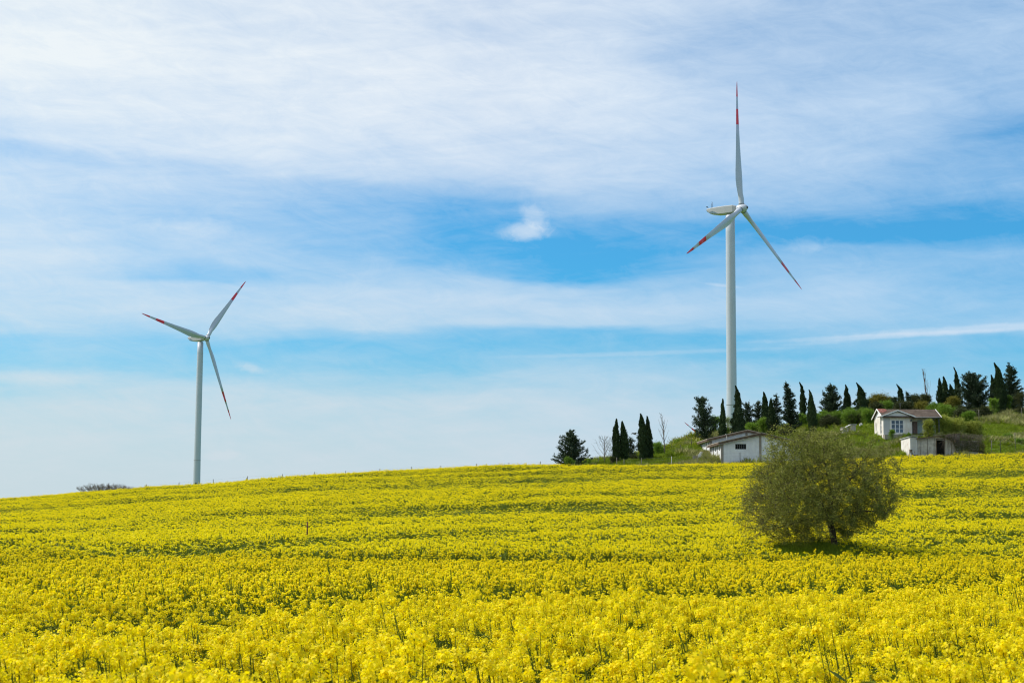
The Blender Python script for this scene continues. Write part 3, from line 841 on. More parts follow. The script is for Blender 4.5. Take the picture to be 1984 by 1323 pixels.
def build_grass():
    gm = [M['grass'], M['drygrass'], M['yellowweed']]
    sp_ = [(grass_tuft(s, 26, .45, .03, .16, 0), gm) for s in range(4)]
    sp_ += [(grass_tuft(10+s, 22, .7, .025, .14, 0), gm) for s in range(2)]
    sp_ += [(grass_tuft(20+s, 20, .8, .02, .12, 1), gm) for s in range(1)]
    sp_ += [(grass_tuft(30+s, 24, .6, .03, .16, 0, 2), gm) for s in range(1)]
    coll = variants('grass_source', sp_)
    rng = np.random.default_rng(21)
    n = 60000
    y = 222 + rng.random(n)*85
    u = U(1080) + rng.random(n)*(U(2150)-U(1080)); x = u*y
    ok = y > crop_edge(x, y) - 1.0
    x = x[ok]; y = y[ok]; n = len(x)
    nz = vnoise(x*.3, y*.3); nz2 = vnoise(x*.12+40, y*.12+7)
    idx = rng.integers(0, 4, n)
    idx = np.where(rng.random(n) < .25*nz, 4 + rng.integers(0, 2, n), idx)
    idx = np.where((rng.random(n) < .3) & (nz2 > .55), 6, idx)
    uu = x/y
    idx = np.where((rng.random(n) < .5) & (uu < U(1370)) & (y > 262), 7, idx)
    s = .45 + 1.9*(nz*nz2)**1.2 + rng.random(n)*.25 + .8*(vnoise(x*.8, y*.5) > .78)
    sc = np.stack([s*1.2, s*1.2, s*.9], 1)
    rot = np.stack([rng.normal(size=n)*.1, rng.normal(size=n)*.1, rng.random(n)*6.28], 1)
    pt = np.stack([x, y, GZ(x, y)-.02], 1)
    # hollow under the lone tree
    m = 1500
    a = rng.random(m)*6.28; r = np.sqrt(rng.random(m))
    hx = TREE[0]-1.35 + np.cos(a)*r*2.1; hy = TREE[1]-1.2 + np.sin(a)*r*3.3
    pt = np.concatenate([pt, np.stack([hx, hy, GZ(hx, hy)-.02], 1)])
    rot = np.concatenate([rot, np.stack([0*a, 0*a, a], 1)])
    sc = np.concatenate([sc, np.tile([[1.0, 1.0, 1.3]], (m, 1))]); idx = np.concatenate([idx, rng.integers(4, 6, m)])
    scatter('meadow_grass', 'long green meadow grass on the hillside behind the yellow field', pt, rot, sc, idx, coll)
build_grass()

# ------------------------------------------------------------------ trees
def lean_curve(h, tipx):
    """sideways offset of the axis, strongest near the wind-bent tip"""
    return lambda z: tipx*max(0.0, z/h)**3.0
def cypress(px, top, hw, D, label, tipdx=0.0, ragged=.12, mat_='cypress', base_gap=.25, bulge=.42, group=None, twin=0, seed=None):
    base = T(px, D)
    h = height(px, top, D, base); w = hw*D/F*1.0
    seed = int(px*7+top) if seed is None else seed
    rng = np.random.default_rng(seed)
    tip = tipdx*D/F
    t = empty('cypress_tree', base, label, 'cypress', group or 'cypresses on the hillside')
    tr = MB(); tr.tube([(0, 0, -.3), (0, 0, h*.4), (tip*.3, 0, h*.75)], [w*.16+.05, w*.1+.03, .03], 8)
    tr.build('trunk', [M['bark']], t)
    n = int(900 + 260*h*w*1.6)
    ce = 3.2+3.6*rng.random(); bulge = bulge*(.75+.5*rng.random()); z = base_gap + (h-base_gap)*(rng.random(n)**.9)
    q = z/h
    prof = np.where(q < bulge, .72+.28*np.sin(q/bulge*math.pi/2), np.clip((1-q)/(1-bulge), 0, 1)**(.72 if abs(tipdx) < 6 else .85))
    lump = 1 + ragged*2.2*(vnoise(z*2.1+seed, rng.random(n)*0+seed)-.5)
    a = rng.random(n)*6.283
    lump *= 1 + ragged*2.0*(vnoise(a*1.6+seed*.3, z*1.7)-.5)
    rr = w*prof*lump*np.sqrt(rng.random(n)*.45+.55)
    rr = np.maximum(rr, .02)
    off = tip*.95*np.clip(q, 0, 1)**ce + w*.25*(vnoise(z*1.3+seed, z*0)-.5)
    tuft = rng.random(n) < .10; rr = np.where(tuft, rr*1.28, rr)
    c = np.stack([np.cos(a)*rr+off, np.sin(a)*rr, z], 1)
    d = np.stack([np.cos(a)*.45 + tip*1.1*q**5, np.sin(a)*.35, np.ones(n)], 1) + rng.normal(size=(n, 3))*.22
    mb = MB()
    mb.quads(leaf_quads(c, d, .34*(.6+.7*rng.random(n)), .13, rng), 0)
    # dense inner foliage
    k = 12; zz = np.linspace(base_gap+.1, h*.93, k)
    pp = [w*.72*((.72+.28*math.sin(min(1, x/h/bulge)*math.pi/2)) if x/h < bulge else max(0, (1-x/h)/(1-bulge))**.7) for x in zz]
    mb.tube([(tip*.95*(x/h)**ce, 0, x) for x in zz], [max(p_, .02) for p_ in pp], 9, 0)
    mb.build('crown', [M[mat_]], t)
    return t
def conifer(px, top, hw, D, label, tipdx=0.0, dens=1.0, mat_='conifer', power=.85, start=.1, rise=.35, group=None, dxc=0, lowcut=1.0, seed=None):
    base = T(px, D); h = height(px, top, D, base); w = hw*D/F
    seed = int(px*3+top*5) if seed is None else seed
    rng = np.random.default_rng(seed); tip = tipdx*D/F
    t = empty('conifer_tree', base, label, 'conifer', group or 'dark conifers on the hillside')
    ax = lambda z: np.array([tip*(max(z, 0)/h)**2.6, 0, z])
    tr = MB(); zs = np.linspace(-.3, h*.97, 8)
    tr.tube([ax(z) for z in zs], list(np.linspace(.05+.022*h, .02, 8)), 8)
    C, Dd = [], []
    nb = int((16 + 9*h)*dens)
    for k in range(nb):
        q = start + (1-start)*(k+.5*rng.random())/nb
        z0 = h*q*.97
        a = k*2.399 + rng.normal()*.7
        z0 += rng.normal()*.03*h
        dirr0 = rng.random()
        L = w*((1-q)**power*1.0 + .05)*(.42+.85*rng.random()**.8)
        if q < start+.12: L *= lowcut
        L = max(L, .12)
        dirr = np.array([math.cos(a), math.sin(a), 0])
        rs = rise*(.5+rng.random()*.9)
        m = max(3, int(L/.16)+2)
        tt = np.linspace(0, 1, m)
        pts = ax(z0) + dirr*L*tt[:, None] + np.array([0, 0, 1])*(L*rs*tt**1.4)[:, None]
        tr.tube(list(pts[::max(1, m//4)]), list(np.linspace(.03+.012*L, .01, len(pts[::max(1, m//4)]))), 4, 0, False)
        kk = max(1, int(9*dens))
        for j in range(1, m):
            n = kk
            sp_ = (.10 + .16*L/ max(w, .3)*(1-tt[j]*.6))*min(1, w)
            if tt[j] > .35 and rng.random() < .16: continue        # gaps along the bough
            C.append(pts[j] + rng.normal(size=(n, 3))*np.array([sp_, sp_, sp_*.45]))
            Dd.append(dirr*1.0 + np.array([0, 0, .25+rs]) + rng.normal(size=(n, 3))*.6)
            if rng.random() < .45:                                   # upright shoots
                hh = .12 + .55*rng.random()*min(1, w)*(1 if rng.random() < .3 else .5)
                k_ = max(3, int(hh*14))
                q_ = rng.random((k_, 1))
                C.append(pts[j] + rng.normal(size=(k_, 3))*.05 + np.array([-.15*hh, 0, hh])*q_)
                Dd.append(np.array([-.2, 0, 1.0]) + rng.normal(size=(k_, 3))*.45)
    # leader
    n = 40; zz = h*(.86+.15*rng.random(n))
    C.append(np.stack([tip*(zz/h)**2.6, 0*zz, zz], 1) + rng.normal(size=(n, 3))*np.array([.05, .05, .02])); Dd.append(np.array([0, 0, 1.0])+rng.normal(size=(n, 3))*.5)
    C = np.concatenate(C); Dd = np.concatenate(Dd); n = len(C)
    tr.build('trunk', [M['bark']], t)
    mb = MB(); mb.quads(leaf_quads(C, Dd, .30*(.6+.7*rng.random(n)), .11, rng), 0)
    mb.build('crown', [M[mat_]], t)
    return t
def bush(px, top, hw, D, label, mat_='brightgreen', name='green_bush', cat='bush', lobes=7, leaf=.16, dens=1.0, depth=.8, trunk=True, group=None, sink=.0, seed=None, dx=0, flat=1.0):
    base = T(px, D); h = height(px, top, D, base); w = hw*D/F
    if h < .6: print('LOW', label, h); h = .6
    seed = int(px*5+top*3) if seed is None else seed
    rng = np.random.default_rng(seed)
    t = empty(name, base, label, cat, group)
    C = []; Dd = []; tr = MB()
    cen = []
    for k in range(lobes):
        a = rng.random()*6.28; s = math.sqrt(rng.random())*.62
        lr = (.32+.22*rng.random())*min(w, h*.75)
        x = math.cos(a)*s*w; y = math.sin(a)*s*w*depth
        zt = h*(1-.45*(s/.62)**2*rng.random()*flat) - lr*.9
        if k == 0: x = y = 0; zt = h-lr*.9
        zt = max(zt, lr*.5)
        cen.append((x, y, zt, lr))
    for (x, y, z, lr) in cen:
        n = int(420*dens*(lr/.5)**1.7 + 60)
        u_ = unit(rng.normal(size=(n, 3))); ph = rng.random(3)*6.28
        lump_ = 1 + .28*np.sin(u_[:, :1]*4.1+ph[0])*np.sin(u_[:, 2:]*5.3+ph[1]) + .22*np.sin(u_[:, 1:2]*9+ph[2]+u_[:, :1]*7)
        p = u_*(rng.random((n, 1))**.45)*lr*lump_*(1+.2*rng.normal(size=(n, 1)))
        spk = rng.random(n) < .06; p[spk] *= 1.25
        p[:, 2] *= .85
        C.append(np.array([x, y, z])+p); Dd.append(unit(p)+rng.normal(size=(n, 3))*.8+np.array([0, 0, .4]))
        # skirt towards ground
        n2 = int(n*.6); q = rng.random((n2, 1))
        C.append(np.array([x, y, 0]) + np.concatenate([rng.normal(size=(n2, 2))*lr*.5, q*z], 1)); Dd.append(rng.normal(size=(n2, 3))+np.array([0, 0, .5]))
        tr.tube([(x*.15, y*.15, -.2), (x*.5, y*.5, z*.5), (x, y, z+lr*.3)], [.05+.01*h, .035, .012], 5)
    C = np.concatenate(C); Dd = np.concatenate(Dd); n = len(C)
    C[:, 2] = np.maximum(C[:, 2], .03)
    tr.build('trunk', [M['palebark']], t)
    mb = MB(); mb.quads(leaf_quads(C, Dd, leaf*(.6+.8*rng.random(n)), leaf*.55, rng), 0)
    mb.build('crown', [M[mat_]], t)
    return t
def bare_tree(px, top, hw, D, label, name='bare_tree', cat='bare tree', thick=.05, n1=16, upright=.6, mat_='twig', leaves=None, lean=0.0, seed=None, group=None, sub=5):
    base = T(px, D); h = height(px, top, D, base); w = hw*D/F
    rng = np.random.default_rng(int(px*11+top) if seed is None else seed)
    t = empty(name, base, label, cat, group)
    tr = MB(); tw = MB(); ends = []
    ln = lean*D/F
    ax = lambda q: np.array([ln*q**1.5, 0, h*q])
    tr.tube([ax(q)+np.array([0, 0, -.2*(q == 0)]) for q in np.linspace(0, 1, 7)], list(np.linspace(thick, .012, 7)), 6)
    for k in range(n1):
        q = .15 + .8*(k+rng.random())/n1
        a = k*2.4+rng.normal()*.4
        L = w*(1.1-q*.75)*(.7+.5*rng.random())
        d = np.array([math.cos(a), math.sin(a), 0])
        st = ax(q)
        e = st + d*L + np.array([0, 0, L*upright*(1.2+rng.random())])
        e[2] = min(e[2], h*1.0)
        m = (st+e)/2 + d*L*.12 + rng.normal(size=3)*.05*L
        tw.tube([st, m, e], [.02+thick*.25, .015, .008], 4, 0, False)
        for j in range(sub):
            s_ = st + (e-st)*(.3+.65*rng.random())
            dd = unit(d + rng.normal(size=3)*.7 + np.array([0, 0, upright]))
            e2 = s_ + dd*L*(.25+.3*rng.random())
            tw.tube([s_, e2], [.010, .005], 3, 0, False); ends.append(e2); ends.append((s_+e2)/2)
        ends.append(e)
    tr.build('trunk', [M[mat_]], t); tw.build('branches', [M[mat_]], t)
    if leaves:
        E = np.array(ends); E = np.repeat(E, leaves[1], 0)+rng.normal(size=(len(E)*leaves[1], 3))*.08
        mb = MB(); mb.quads(leaf_quads(E, rng.normal(size=E.shape), leaves[2], leaves[2]*.6, rng), 0); mb.build('crown', [M[leaves[0]]], t)
    return t

# ---- left copse at the field edge
conifer(1107, 834, 33, 246, 'broad dark spreading conifer standing alone at the left end of the copse', power=.6, start=.05, rise=.45, dens=1.5, lowcut=1.05)
bush(1100, 884, 14, 238, 'small green bush in front of the broad dark conifer', leaf=.12)
bush(1141, 888, 9, 240, 'tiny green bush right of the broad dark conifer', leaf=.12, lobes=4)
bare_tree(1171, 845, 22, 246, 'leafless tree with fanned twigs between the broad conifer and the first cypresses', n1=20, upright=.9, thick=.07, sub=6)
bare_tree(1182, 858, 12, 248, 'pale budding tree tucked against the left side of the first cypress pair', name='budding_tree', cat='budding tree', n1=14, leaves=('paleleaf', 2, .07))
bush(1186, 884, 8, 244, 'low dark green bush at the foot of the first cypress', mat_='darkshrub', leaf=.12, lobes=4)
cypress(1194, 812, 8, 245, 'slim pointed cypress, left one of the first pair beside the leafless tree', tipdx=0)
cypress(1209, 817, 9.5, 245.5, 'slim cypress with bent tip, right one of the first pair', tipdx=-3)
conifer(1222, 849, 12, 252, 'small sparse dark conifer right of the first cypress pair', dens=.8, power=.4, start=.1, rise=.6)
cypress(1246, 802, 10.5, 247, 'tall cypress with hooked tip, left one of the second pair', tipdx=-4, ragged=.16)
cypress(1257, 807, 9, 248, 'dense cypress, right one of the second pair', tipdx=-4)
bush(1232, 880, 14, 250, 'low green bush between the two cypress pairs', mat_='darkshrub', leaf=.12)
bush(1276, 855, 15, 262, 'green budding bush right of the second cypress pair', mat_='brightgreen', leaf=.14)
bare_tree(1288, 800, 12, 258, 'tall thin leafless tree right of the second cypress pair', n1=18, upright=1.3, thick=.12, lean=-6, sub=4)
bush(1318, 850, 20, 275, 'wispy green shrub on the crest left of the barn', mat_='brightgreen', leaf=.13, lobes=5, dens=.35)

# ---- around the barn and the big turbine
conifer(1366, 771, 23, 272, 'irregular dark conifer at the left end of the barn', tipdx=-6, power=.35, start=.1, rise=.7, dens=1.25)
bush(1388, 805, 17, 284, 'pale green leafy tree between the barn conifer and the slim cypress', name='leafy_tree', cat='tree', mat_='brightgreen', dens=.5, leaf=.2)
cypress(1401, 773, 7.5, 268, 'slim columnar cypress just left of the big turbine tower', ragged=.07, bulge=.3)
bush(1412, 806, 13, 300, 'pale airy shrub in front of the big turbine tower', mat_='paleleaf', dens=.35, leaf=.16)
bush(1410, 828, 10, 272, 'small bright green bush at the foot of the big turbine tower', leaf=.14, lobes=4)
cypress(1432, 748, 15, 268, 'tall cone shaped cypress just right of the big turbine tower', tipdx=-5, ragged=.22, bulge=.15)
conifer(1451, 781, 17, 286, 'dark conifer immediately right of the cone shaped cypress', tipdx=-4, power=.4, rise=.6)
conifer(1470, 777, 14, 288, 'narrow dark conifer, second right of the cone shaped cypress', power=.45, rise=.6)
cypress(1484, 760, 8, 284, 'thin cypress with tip bent left, rising above the barn roof ridge', tipdx=-4, ragged=.2)
cypress(1495, 772, 8, 276, 'straight thin cypress right of the one with bent tip', tipdx=0)
conifer(1505, 765, 13, 286, 'feathery dark conifer left of the tallest bent conifer', power=.5, rise=.5)
conifer(1533, 739, 20, 276, 'tallest bent conifer of the middle group, broad base and tip curved left', tipdx=-9, power=.75, start=.04, rise=.35, dens=1.6)
cypress(1557, 741, 6.5, 300, 'very thin cypress with tip curved left, right of the tallest bent conifer', tipdx=-5, ragged=.22)
cypress(1575, 756, 9, 262, 'dense blade shaped cypress standing behind the lone round tree', tipdx=-6, ragged=.06, bulge=.5)
bush(1456, 818, 22, 280, 'bright green bush behind the barn roof, under the dark conifers', dens=.8)
bush(1479, 808, 16, 279, 'taller bright green bush behind the barn ridge', dens=.8)
bush(1554, 800, 18, 284, 'yellow green bush between the bent conifer and the blade shaped cypress', dens=.8)
bush(1515, 830, 26, 272, 'dark green thicket behind the right end of the barn', mat_='darkshrub')

# ---- crest line between the lone tree and the house
conifer(1613, 747, 23, 296, 'dense rounded dark conifer on the crest left of the spire shaped cypress', power=.5, start=.05, rise=.5, dens=1.7)
cypress(1643, 746, 8.5, 298, 'spire shaped cypress on the crest right of the rounded conifer', tipdx=-2, ragged=.12, bulge=.25)
cypress(1672, 742, 14, 297, 'wind twisted cypress with a thick body, left of the olive coloured tree', tipdx=-9, ragged=.3, bulge=.3)
bush(1703, 762, 24, 300, 'round olive coloured tree above the left end of the house roof', name='olive_green_tree', cat='tree', mat_='olive', leaf=.18, lobes=9)
bush(1726, 768, 13, 304, 'small yellowish tree right of the round olive coloured tree', name='olive_green_tree', cat='tree', mat_='olive', leaf=.18, dens=.5)
for (px, top, hw, D, lb) in [(1598, 795, 20, 288, 'bright green bush below the rounded conifer'), (1628, 798, 14, 286, 'small green bush under the spire shaped cypress'),
                             (1648, 789, 18, 290, 'leafy green bush left of the wind twisted cypress foot'), (1675, 790, 17, 288, 'leafy green bush at the foot of the wind twisted cypress')]:
    bush(px, top, hw, D, lb, group='green bushes along the crest')
bush(1660, 800, 34, 272, 'dark green thicket behind the ruined block hut', mat_='darkshrub', group='dark thickets along the crest', lobes=9)
bush(1604, 802, 26, 272, 'dark green thicket left of the ruined block hut', mat_='darkshrub', group='dark thickets along the crest')
conifer(1737, 770, 16, 299, 'low dark conifer above the middle of the house roof', power=.4, rise=.5)
cypress(1748, 745, 9, 300, 'thin cypress with tip curled left above the house roof', tipdx=-7, ragged=.25, bulge=.2)
bush(1775, 762, 24, 302, 'dark mixed tree above the right half of the house roof', name='dark_tree', cat='tree', mat_='darkshrub', lobes=9)
conifer(1765, 760, 9, 296, 'small dark conifer with bent tip above the house roof', tipdx=-6, power=.5)
bare_tree(1799, 714, 7, 303, 'tall dead tree with brown upswept twigs behind the right end of the house', name='dead_tree', cat='dead tree', n1=26, upright=3.2, thick=.16, lean=-7, mat_='twig', sub=5)
bush(1797, 762, 13, 300, 'dark shrub at the foot of the tall dead tree', mat_='darkshrub')
bush(1812, 778, 20, 284, 'bright green bush behind the right end of the house roof', dens=.8)
cypress(1824, 733, 6, 300, 'leftmost spire of the three cypresses behind the yellow brown tree', tipdx=0, ragged=.2)
cypress(1834, 730, 8.5, 301, 'middle and tallest of the three cypresses behind the yellow brown tree', tipdx=-2, ragged=.25)
cypress(1847, 745, 7.5, 301, 'rightmost and shortest of the three cypresses behind the yellow brown tree', tipdx=-3, ragged=.25)
bush(1846, 768, 18, 288, 'yellow brown leafy tree in front of the three cypresses', name='olive_green_tree', cat='tree', mat_='olive', leaf=.18)
cypress(1859, 712, 7.5, 296, 'tall very thin ragged cypress left of the fan shaped conifer', tipdx=-6, ragged=.35)
conifer(1890, 725, 32, 291, 'large fan shaped conifer with wind swept upturned boughs', power=.45, start=.04, rise=.7, dens=1.7, tipdx=-3)
bush(1865, 785, 16, 284, 'dark shrub left of the foot of the fan shaped conifer', mat_='darkshrub')
bush(1890, 790, 30, 282, 'dark hedge under the fan shaped conifer', mat_='darkshrub', lobes=9)
cypress(1928, 727, 7, 298, 'ragged cypress just left of the great leaning cypress', tipdx=-3, ragged=.3)
cypress(1943, 703, 11.5, 288, 'great leaning cypress, the tallest and densest on the right', tipdx=-11, ragged=.07, bulge=.42)
conifer(1964, 706, 22, 293, 'tall dark conifer at the right edge of the picture', power=.5, start=.08, rise=.5, dens=1.5, tipdx=-3)
bush(1929, 771, 12, 284, 'light green leafy tree left of the great leaning cypress', name='leafy_tree', cat='tree')
bush(1957, 765, 12, 289, 'light green leafy tree right of the great leaning cypress', name='leafy_tree', cat='tree')
bush(1981, 758, 16, 286, 'dark rounded shrub cut by the right edge of the picture', mat_='darkshrub')
bush(1955, 800, 40, 292, 'dark hedge at the foot of the great leaning cypress', mat_='darkshrub', lobes=10)

for (px, top, hw, D, lb, mm) in [
    (1440, 812, 16, 292, 'bright green bush between the big turbine tower and the cone shaped cypress foot', 'brightgreen'),
    (1497, 806, 18, 292, 'light green bush between the straight thin cypress and the feathery conifer', 'brightgreen'),
    (1688, 772, 14, 304, 'light green shrub between the wind twisted cypress and the round olive coloured tree', 'brightgreen'),
    (1722, 776, 16, 292, 'light green shrub just above the left part of the house ridge', 'brightgreen'),
    (1786, 776, 18, 290, 'olive green shrub above the right part of the house ridge', 'olive'),
    (1880, 796, 16, 270, 'light green shrub in front of the fan shaped conifer', 'brightgreen'),
    (1586, 800, 18, 276, 'yellow green bush at the right foot of the blade shaped cypress', 'brightgreen'),
    (1622, 796, 20, 274, 'broad bright green bush right behind the crown top of the lone tree', 'brightgreen'),
    (1650, 793, 20, 272, 'broad leafy bush directly above the ruined block hut', 'brightgreen'),
    (1682, 792, 18, 270, 'leafy bush hiding the far corner of the house gable', 'brightgreen'),
    (1700, 778, 16, 282, 'green bush under the round olive coloured tree', 'darkshrub'),
    (1755, 776, 26, 286, 'dark green hedge showing just above the house ridge', 'darkshrub'),
    (1836, 782, 22, 276, 'green bush between the house roof end and the thin ragged cypress', 'brightgreen'),
    (1868, 790, 18, 272, 'dark green bush left of the upper fence post', 'darkshrub'),
    (1910, 786, 16, 278, 'dark green bush under the right boughs of the fan shaped conifer', 'darkshrub')]:
    bush(px, top, hw, D, lb, mat_=mm, lobes=9, group='undergrowth below the crest trees')
# ---- skyline bushes at the far edge of the field
def skyline_bush(px, top, hw, D, label, seed):
    x = U(px)*D; z = CAMZ + V(px, np.interp(px, [a for a, b in ysky], [b for a, b in ysky]))*D - 1.6
    w = hw*D/F; h = CAMZ+V(px, top)*D - z
    rng = np.random.default_rng(seed)
    base = np.array([x, D, gz(x, D)])
    h = CAMZ+V(px, top)*D - base[2]
    t = empty('bare_shrub', base, label, 'shrub', None)
    tr = MB(); tw = MB(); E = []
    for k in range(230):
        a = rng.random()*6.28; r = math.sqrt(rng.random())
        e = np.array([math.cos(a)*r*w, math.sin(a)*r*w*.6, h*(1-.22*r*r)*(.8+.2*rng.random())])
        s = np.array([e[0]*.25, e[1]*.25, 0])
        m = s*.4+e*.6+rng.normal(size=3)*.08
        tr.tube([s, m, e], [.045, .025, .012], 4, 0, False)
        for j in range(7):
            f = .5+.5*rng.random(); s2 = m+(e-m)*f; e2 = s2+unit(rng.normal(size=3)*.7+np.array([0, 0, .9]))*.35
            if e2[2] > h*1.02: e2[2] = h
            tr.tube([s2, e2], [.016, .008], 3, 0, False)
    tr.build('branches', [M['twig']], t)
skyline_bush(206, 935, 60, 262, 'bare grey brown shrub peeping over the far left skyline', 3)
bush(478, 929, 6, 246, 'tiny green bush beside the stump on the skyline', mat_='darkshrub', leaf=.1, lobes=3)
bush(793, 910, 8, 246, 'tiny green bush on the skyline between the fence posts', mat_='darkshrub', leaf=.1, lobes=3)

# ---- the lone round tree: space colonisation
def lone_tree():
    rng = np.random.default_rng(17)
    s = 80.0/F
    t = empty('round_tree', TREE, 'lone round broadleaf tree with low spreading crown standing in the yellow field', 'tree')
    Hh = height(1600, 828, 80, TREE)
    cx = -.72
    # attraction points in a domed crown, low on the left
    A = []
    while len(A) < 6400:
        p = rng.uniform([-4.5+cx, -3.8, .75], [4.4+cx, 3.8, Hh])
        x = (p[0]-cx)/(4.35 if p[0] < cx else 4.2); y = p[1]/3.7
        zc = 2.5 if p[0] < cx else 2.9
        z = (p[2]-zc)/((Hh-zc) if p[2] > zc else 1.95)
        a = math.atan2(y, x)
        lim = .97 + .10*math.sin(3*a+1+2*z) + .10*math.sin(6*a+4*z+.5) + .06*math.sin(13*a+5*z) - .07*max(0, z)*abs(x)
        r = math.sqrt(x*x+y*y+z*z)
        if r > lim: continue
        if r < .4 and rng.random() < .6: continue
        if p[2] < 1.7 and -.8 < p[0] < .2: continue
        A.append(p)
    A = np.array(A)
    nodes = [np.array([0, 0, -.2])]; par = [-1]
    def chain(frm, pts):
        i = frm
        for p in pts:
            a = nodes[i]; p = np.array(p, float); L = np.linalg.norm(p-a); k = max(1, int(L/.16))
            for j in range(1, k+1):
                nodes.append(a+(p-a)*j/k + rng.normal(size=3)*.014); par.append(i); i = len(nodes)-1
        return i
    fork = chain(0, [(.06, 0, .7), (.0, 0, 1.2), (-.10, 0, 1.6), (-.16, .03, 1.9)])
    chain(fork, [(.0, .05, 2.9), (-.15, 0, 3.8), (-.35, .1, 4.9), (-.4, .1, 5.8)])
    chain(fork, [(-.55, -.1, 2.75), (-.75, -.1, 3.5), (-1.3, -.2, 4.4)])
    chain(fork, [(-.7, -.3, 2.05), (-1.7, -.6, 1.9), (-2.9, -.8, 1.55)])
    chain(fork, [(-.8, -.5, 2.9), (-1.7, -1.0, 3.1), (-2.8, -1.3, 3.0)])
    chain(fork, [(.35, .2, 3.0), (.9, .4, 3.8), (1.5, .6, 4.6)])
    chain(fork, [(.6, -.4, 2.3), (1.5, -.8, 2.4), (2.6, -.9, 2.3)])
    chain(fork, [(-.7, .6, 2.9), (-1.9, 1.3, 3.5)])
    step = .17
    alive = np.ones(len(A), bool)
    near = np.full(len(A), 1e9); nid = np.zeros(len(A), int)
    def upd(start):
        N_ = np.array(nodes[start:])
        ai = np.where(alive)[0]
        d = np.linalg.norm(A[ai][:, None]-N_[None], axis=2)
        k = d.argmin(1); dm = d[np.arange(len(ai)), k]
        b = dm < near[ai]
        near[ai[b]] = dm[b]; nid[ai[b]] = k[b]+start
    upd(0)
    for it in range(60):
        ai = np.where(alive)[0]
        if len(ai) == 0: break
        g = {}
        for i in ai:
            g.setdefault(nid[i], []).append(i)
        st = len(nodes)
        for n_, lst in g.items():
            d = unit(A[lst]-nodes[n_]).sum(0) + rng.normal(size=3)*.25
            d = d/ (np.linalg.norm(d)+1e-9)
            nodes.append(nodes[n_]+d*step); par.append(int(n_))
        upd(st)
        alive &= near > .20
    N_ = np.array(nodes); n = len(N_)
    kids = [0]*n
    rad = np.zeros(n)
    for i in range(n-1, 0, -1):
        if kids[i] == 0: rad[i] = .0055**2.3
        rad[par[i]] += rad[i]; kids[par[i]] += 1
    rad = rad**(1/2.3)
    sc = .165/rad[1]
    rad = np.where(rad > .012, rad*(1+(sc-1)*np.clip((rad-.012)/(rad[1]-.012), 0, 1)), rad)
    rad[0] = rad[1]*1.25
    tr = MB(); br = MB()
    for i in range(1, n):
        p = par[i]
        big = rad[i] > .03
        m_ = tr if rad[i] > .06 else br
        m_.tube([N_[p], N_[i]], [max(rad[p] if p and rad[p] < rad[i]*1.6 else rad[i]*1.1, .006), max(rad[i], .005)], 8 if rad[i] > .06 else (5 if big else 3), 0, False)
    # fine twigs
    tips = np.where((rad < .02) & (np.arange(n) > 1))[0]
    S = N_[tips]; cen = np.array([cx, 0, 2.3])
    leaf_c = []
    for k in range(4):
        d = unit(unit(S-cen)*.7 + rng.normal(size=S.shape)*.75 + np.array([0, 0, .25]))
        L = .12+.24*rng.random((len(S), 1))
        E = S+d*L
        r = unit(np.cross(d, rng.normal(size=d.shape)))*.004
        br.quads(np.stack([S-r, S+r, E+r*.4, E-r*.4], 1), 0)
        leaf_c += [E, (S+E)/2, S*.25+E*.75]
    tr.build('trunk', [M['bark']], t); br.build('branches', [M['bark']], t)
    C = np.concatenate(leaf_c); C = np.repeat(C, 2, 0); C = C + rng.normal(size=C.shape)*.055
    # uneven foliage: clumps and gaps
    q = vnoise(C[:, 0]*1.5+7, C[:, 2]*1.9+C[:, 1]*1.1)+.6*vnoise(C[:, 0]*3.3, C[:, 1]*2.9+C[:, 2]*3)
    C = C[(rng.random(len(C)) < np.clip((q-.49)*3.4, .10, 1))]
    nl = len(C)
    lf = MB(); lf.quads(leaf_quads(C, rng.normal(size=(nl, 3))+np.array([0, 0, .3]), (.078*(.6+.7*rng.random(nl))), .045, rng), 0)
    lf.build('crown', [M['fruitleaf']], t)
    print('lone tree nodes', n, 'leaves', nl)
lone_tree()

# ------------------------------------------------------------------ buildings
def m_wall(name, base, stain, top, scale=.8, amt=.6, rust=None):
    m_, N, out = mat(name)
    co = obj_co(N)
    mp = N.n('ShaderNodeMapping'); mp.inputs['Scale'].default_value = (1, 1, .35); N.link(co, mp.inputs[0])
    a = N.noise(mp.outputs[0], scale*3, 6, .65); b = N.noise(co, scale, 5, .6)
    f = N.m('MULTIPLY', N.ramp(N.m('ADD', N.m('MULTIPLY', a, .5), N.m('MULTIPLY', b, .5)), [(.42, 0.0), (.58, 1.0)]), amt)
    c = N.mix(f, base, stain)
    c = N.mix(N.m('MULTIPLY', N.ramp(N.noise(co, scale*9, 4, .7), [(.5, 0.0), (.75, 1.0)]), .35), c, top)
    if rust:
        c = N.mix(N.ramp(N.noise(mp.outputs[0], scale*2.2, 5, .7), [(.58, 0.0), (.68, 1.0)]), c, rust)
    principled(N, out, c, .9, 0, .2, N.noise(co, scale*14, 5, .6), .25, .02)
    return m_
M['barnwall'] = m_wall('barn_render', (.72, .73, .74), (.56, .56, .57), (.62, .60, .57))
M['concrete'] = m_wall('concrete_frame', (.30, .27, .23), (.20, .17, .14), (.36, .33, .29))
M['roofsheet'] = m_wall('roof_sheet', (.42, .37, .30), (.25, .21, .16), (.34, .32, .26))
M['fascia'] = m_wall('brown_fascia', (.14, .10, .07), (.08, .055, .04), (.19, .14, .10))
M['housewall'] = m_wall('house_render', (.74, .71, .66), (.56, .50, .42), (.66, .60, .52), .8, .7)
M['housewhite'] = m_wall('white_trim', (.80, .80, .78), (.68, .68, .66), (.74, .74, .72), amt=.4)
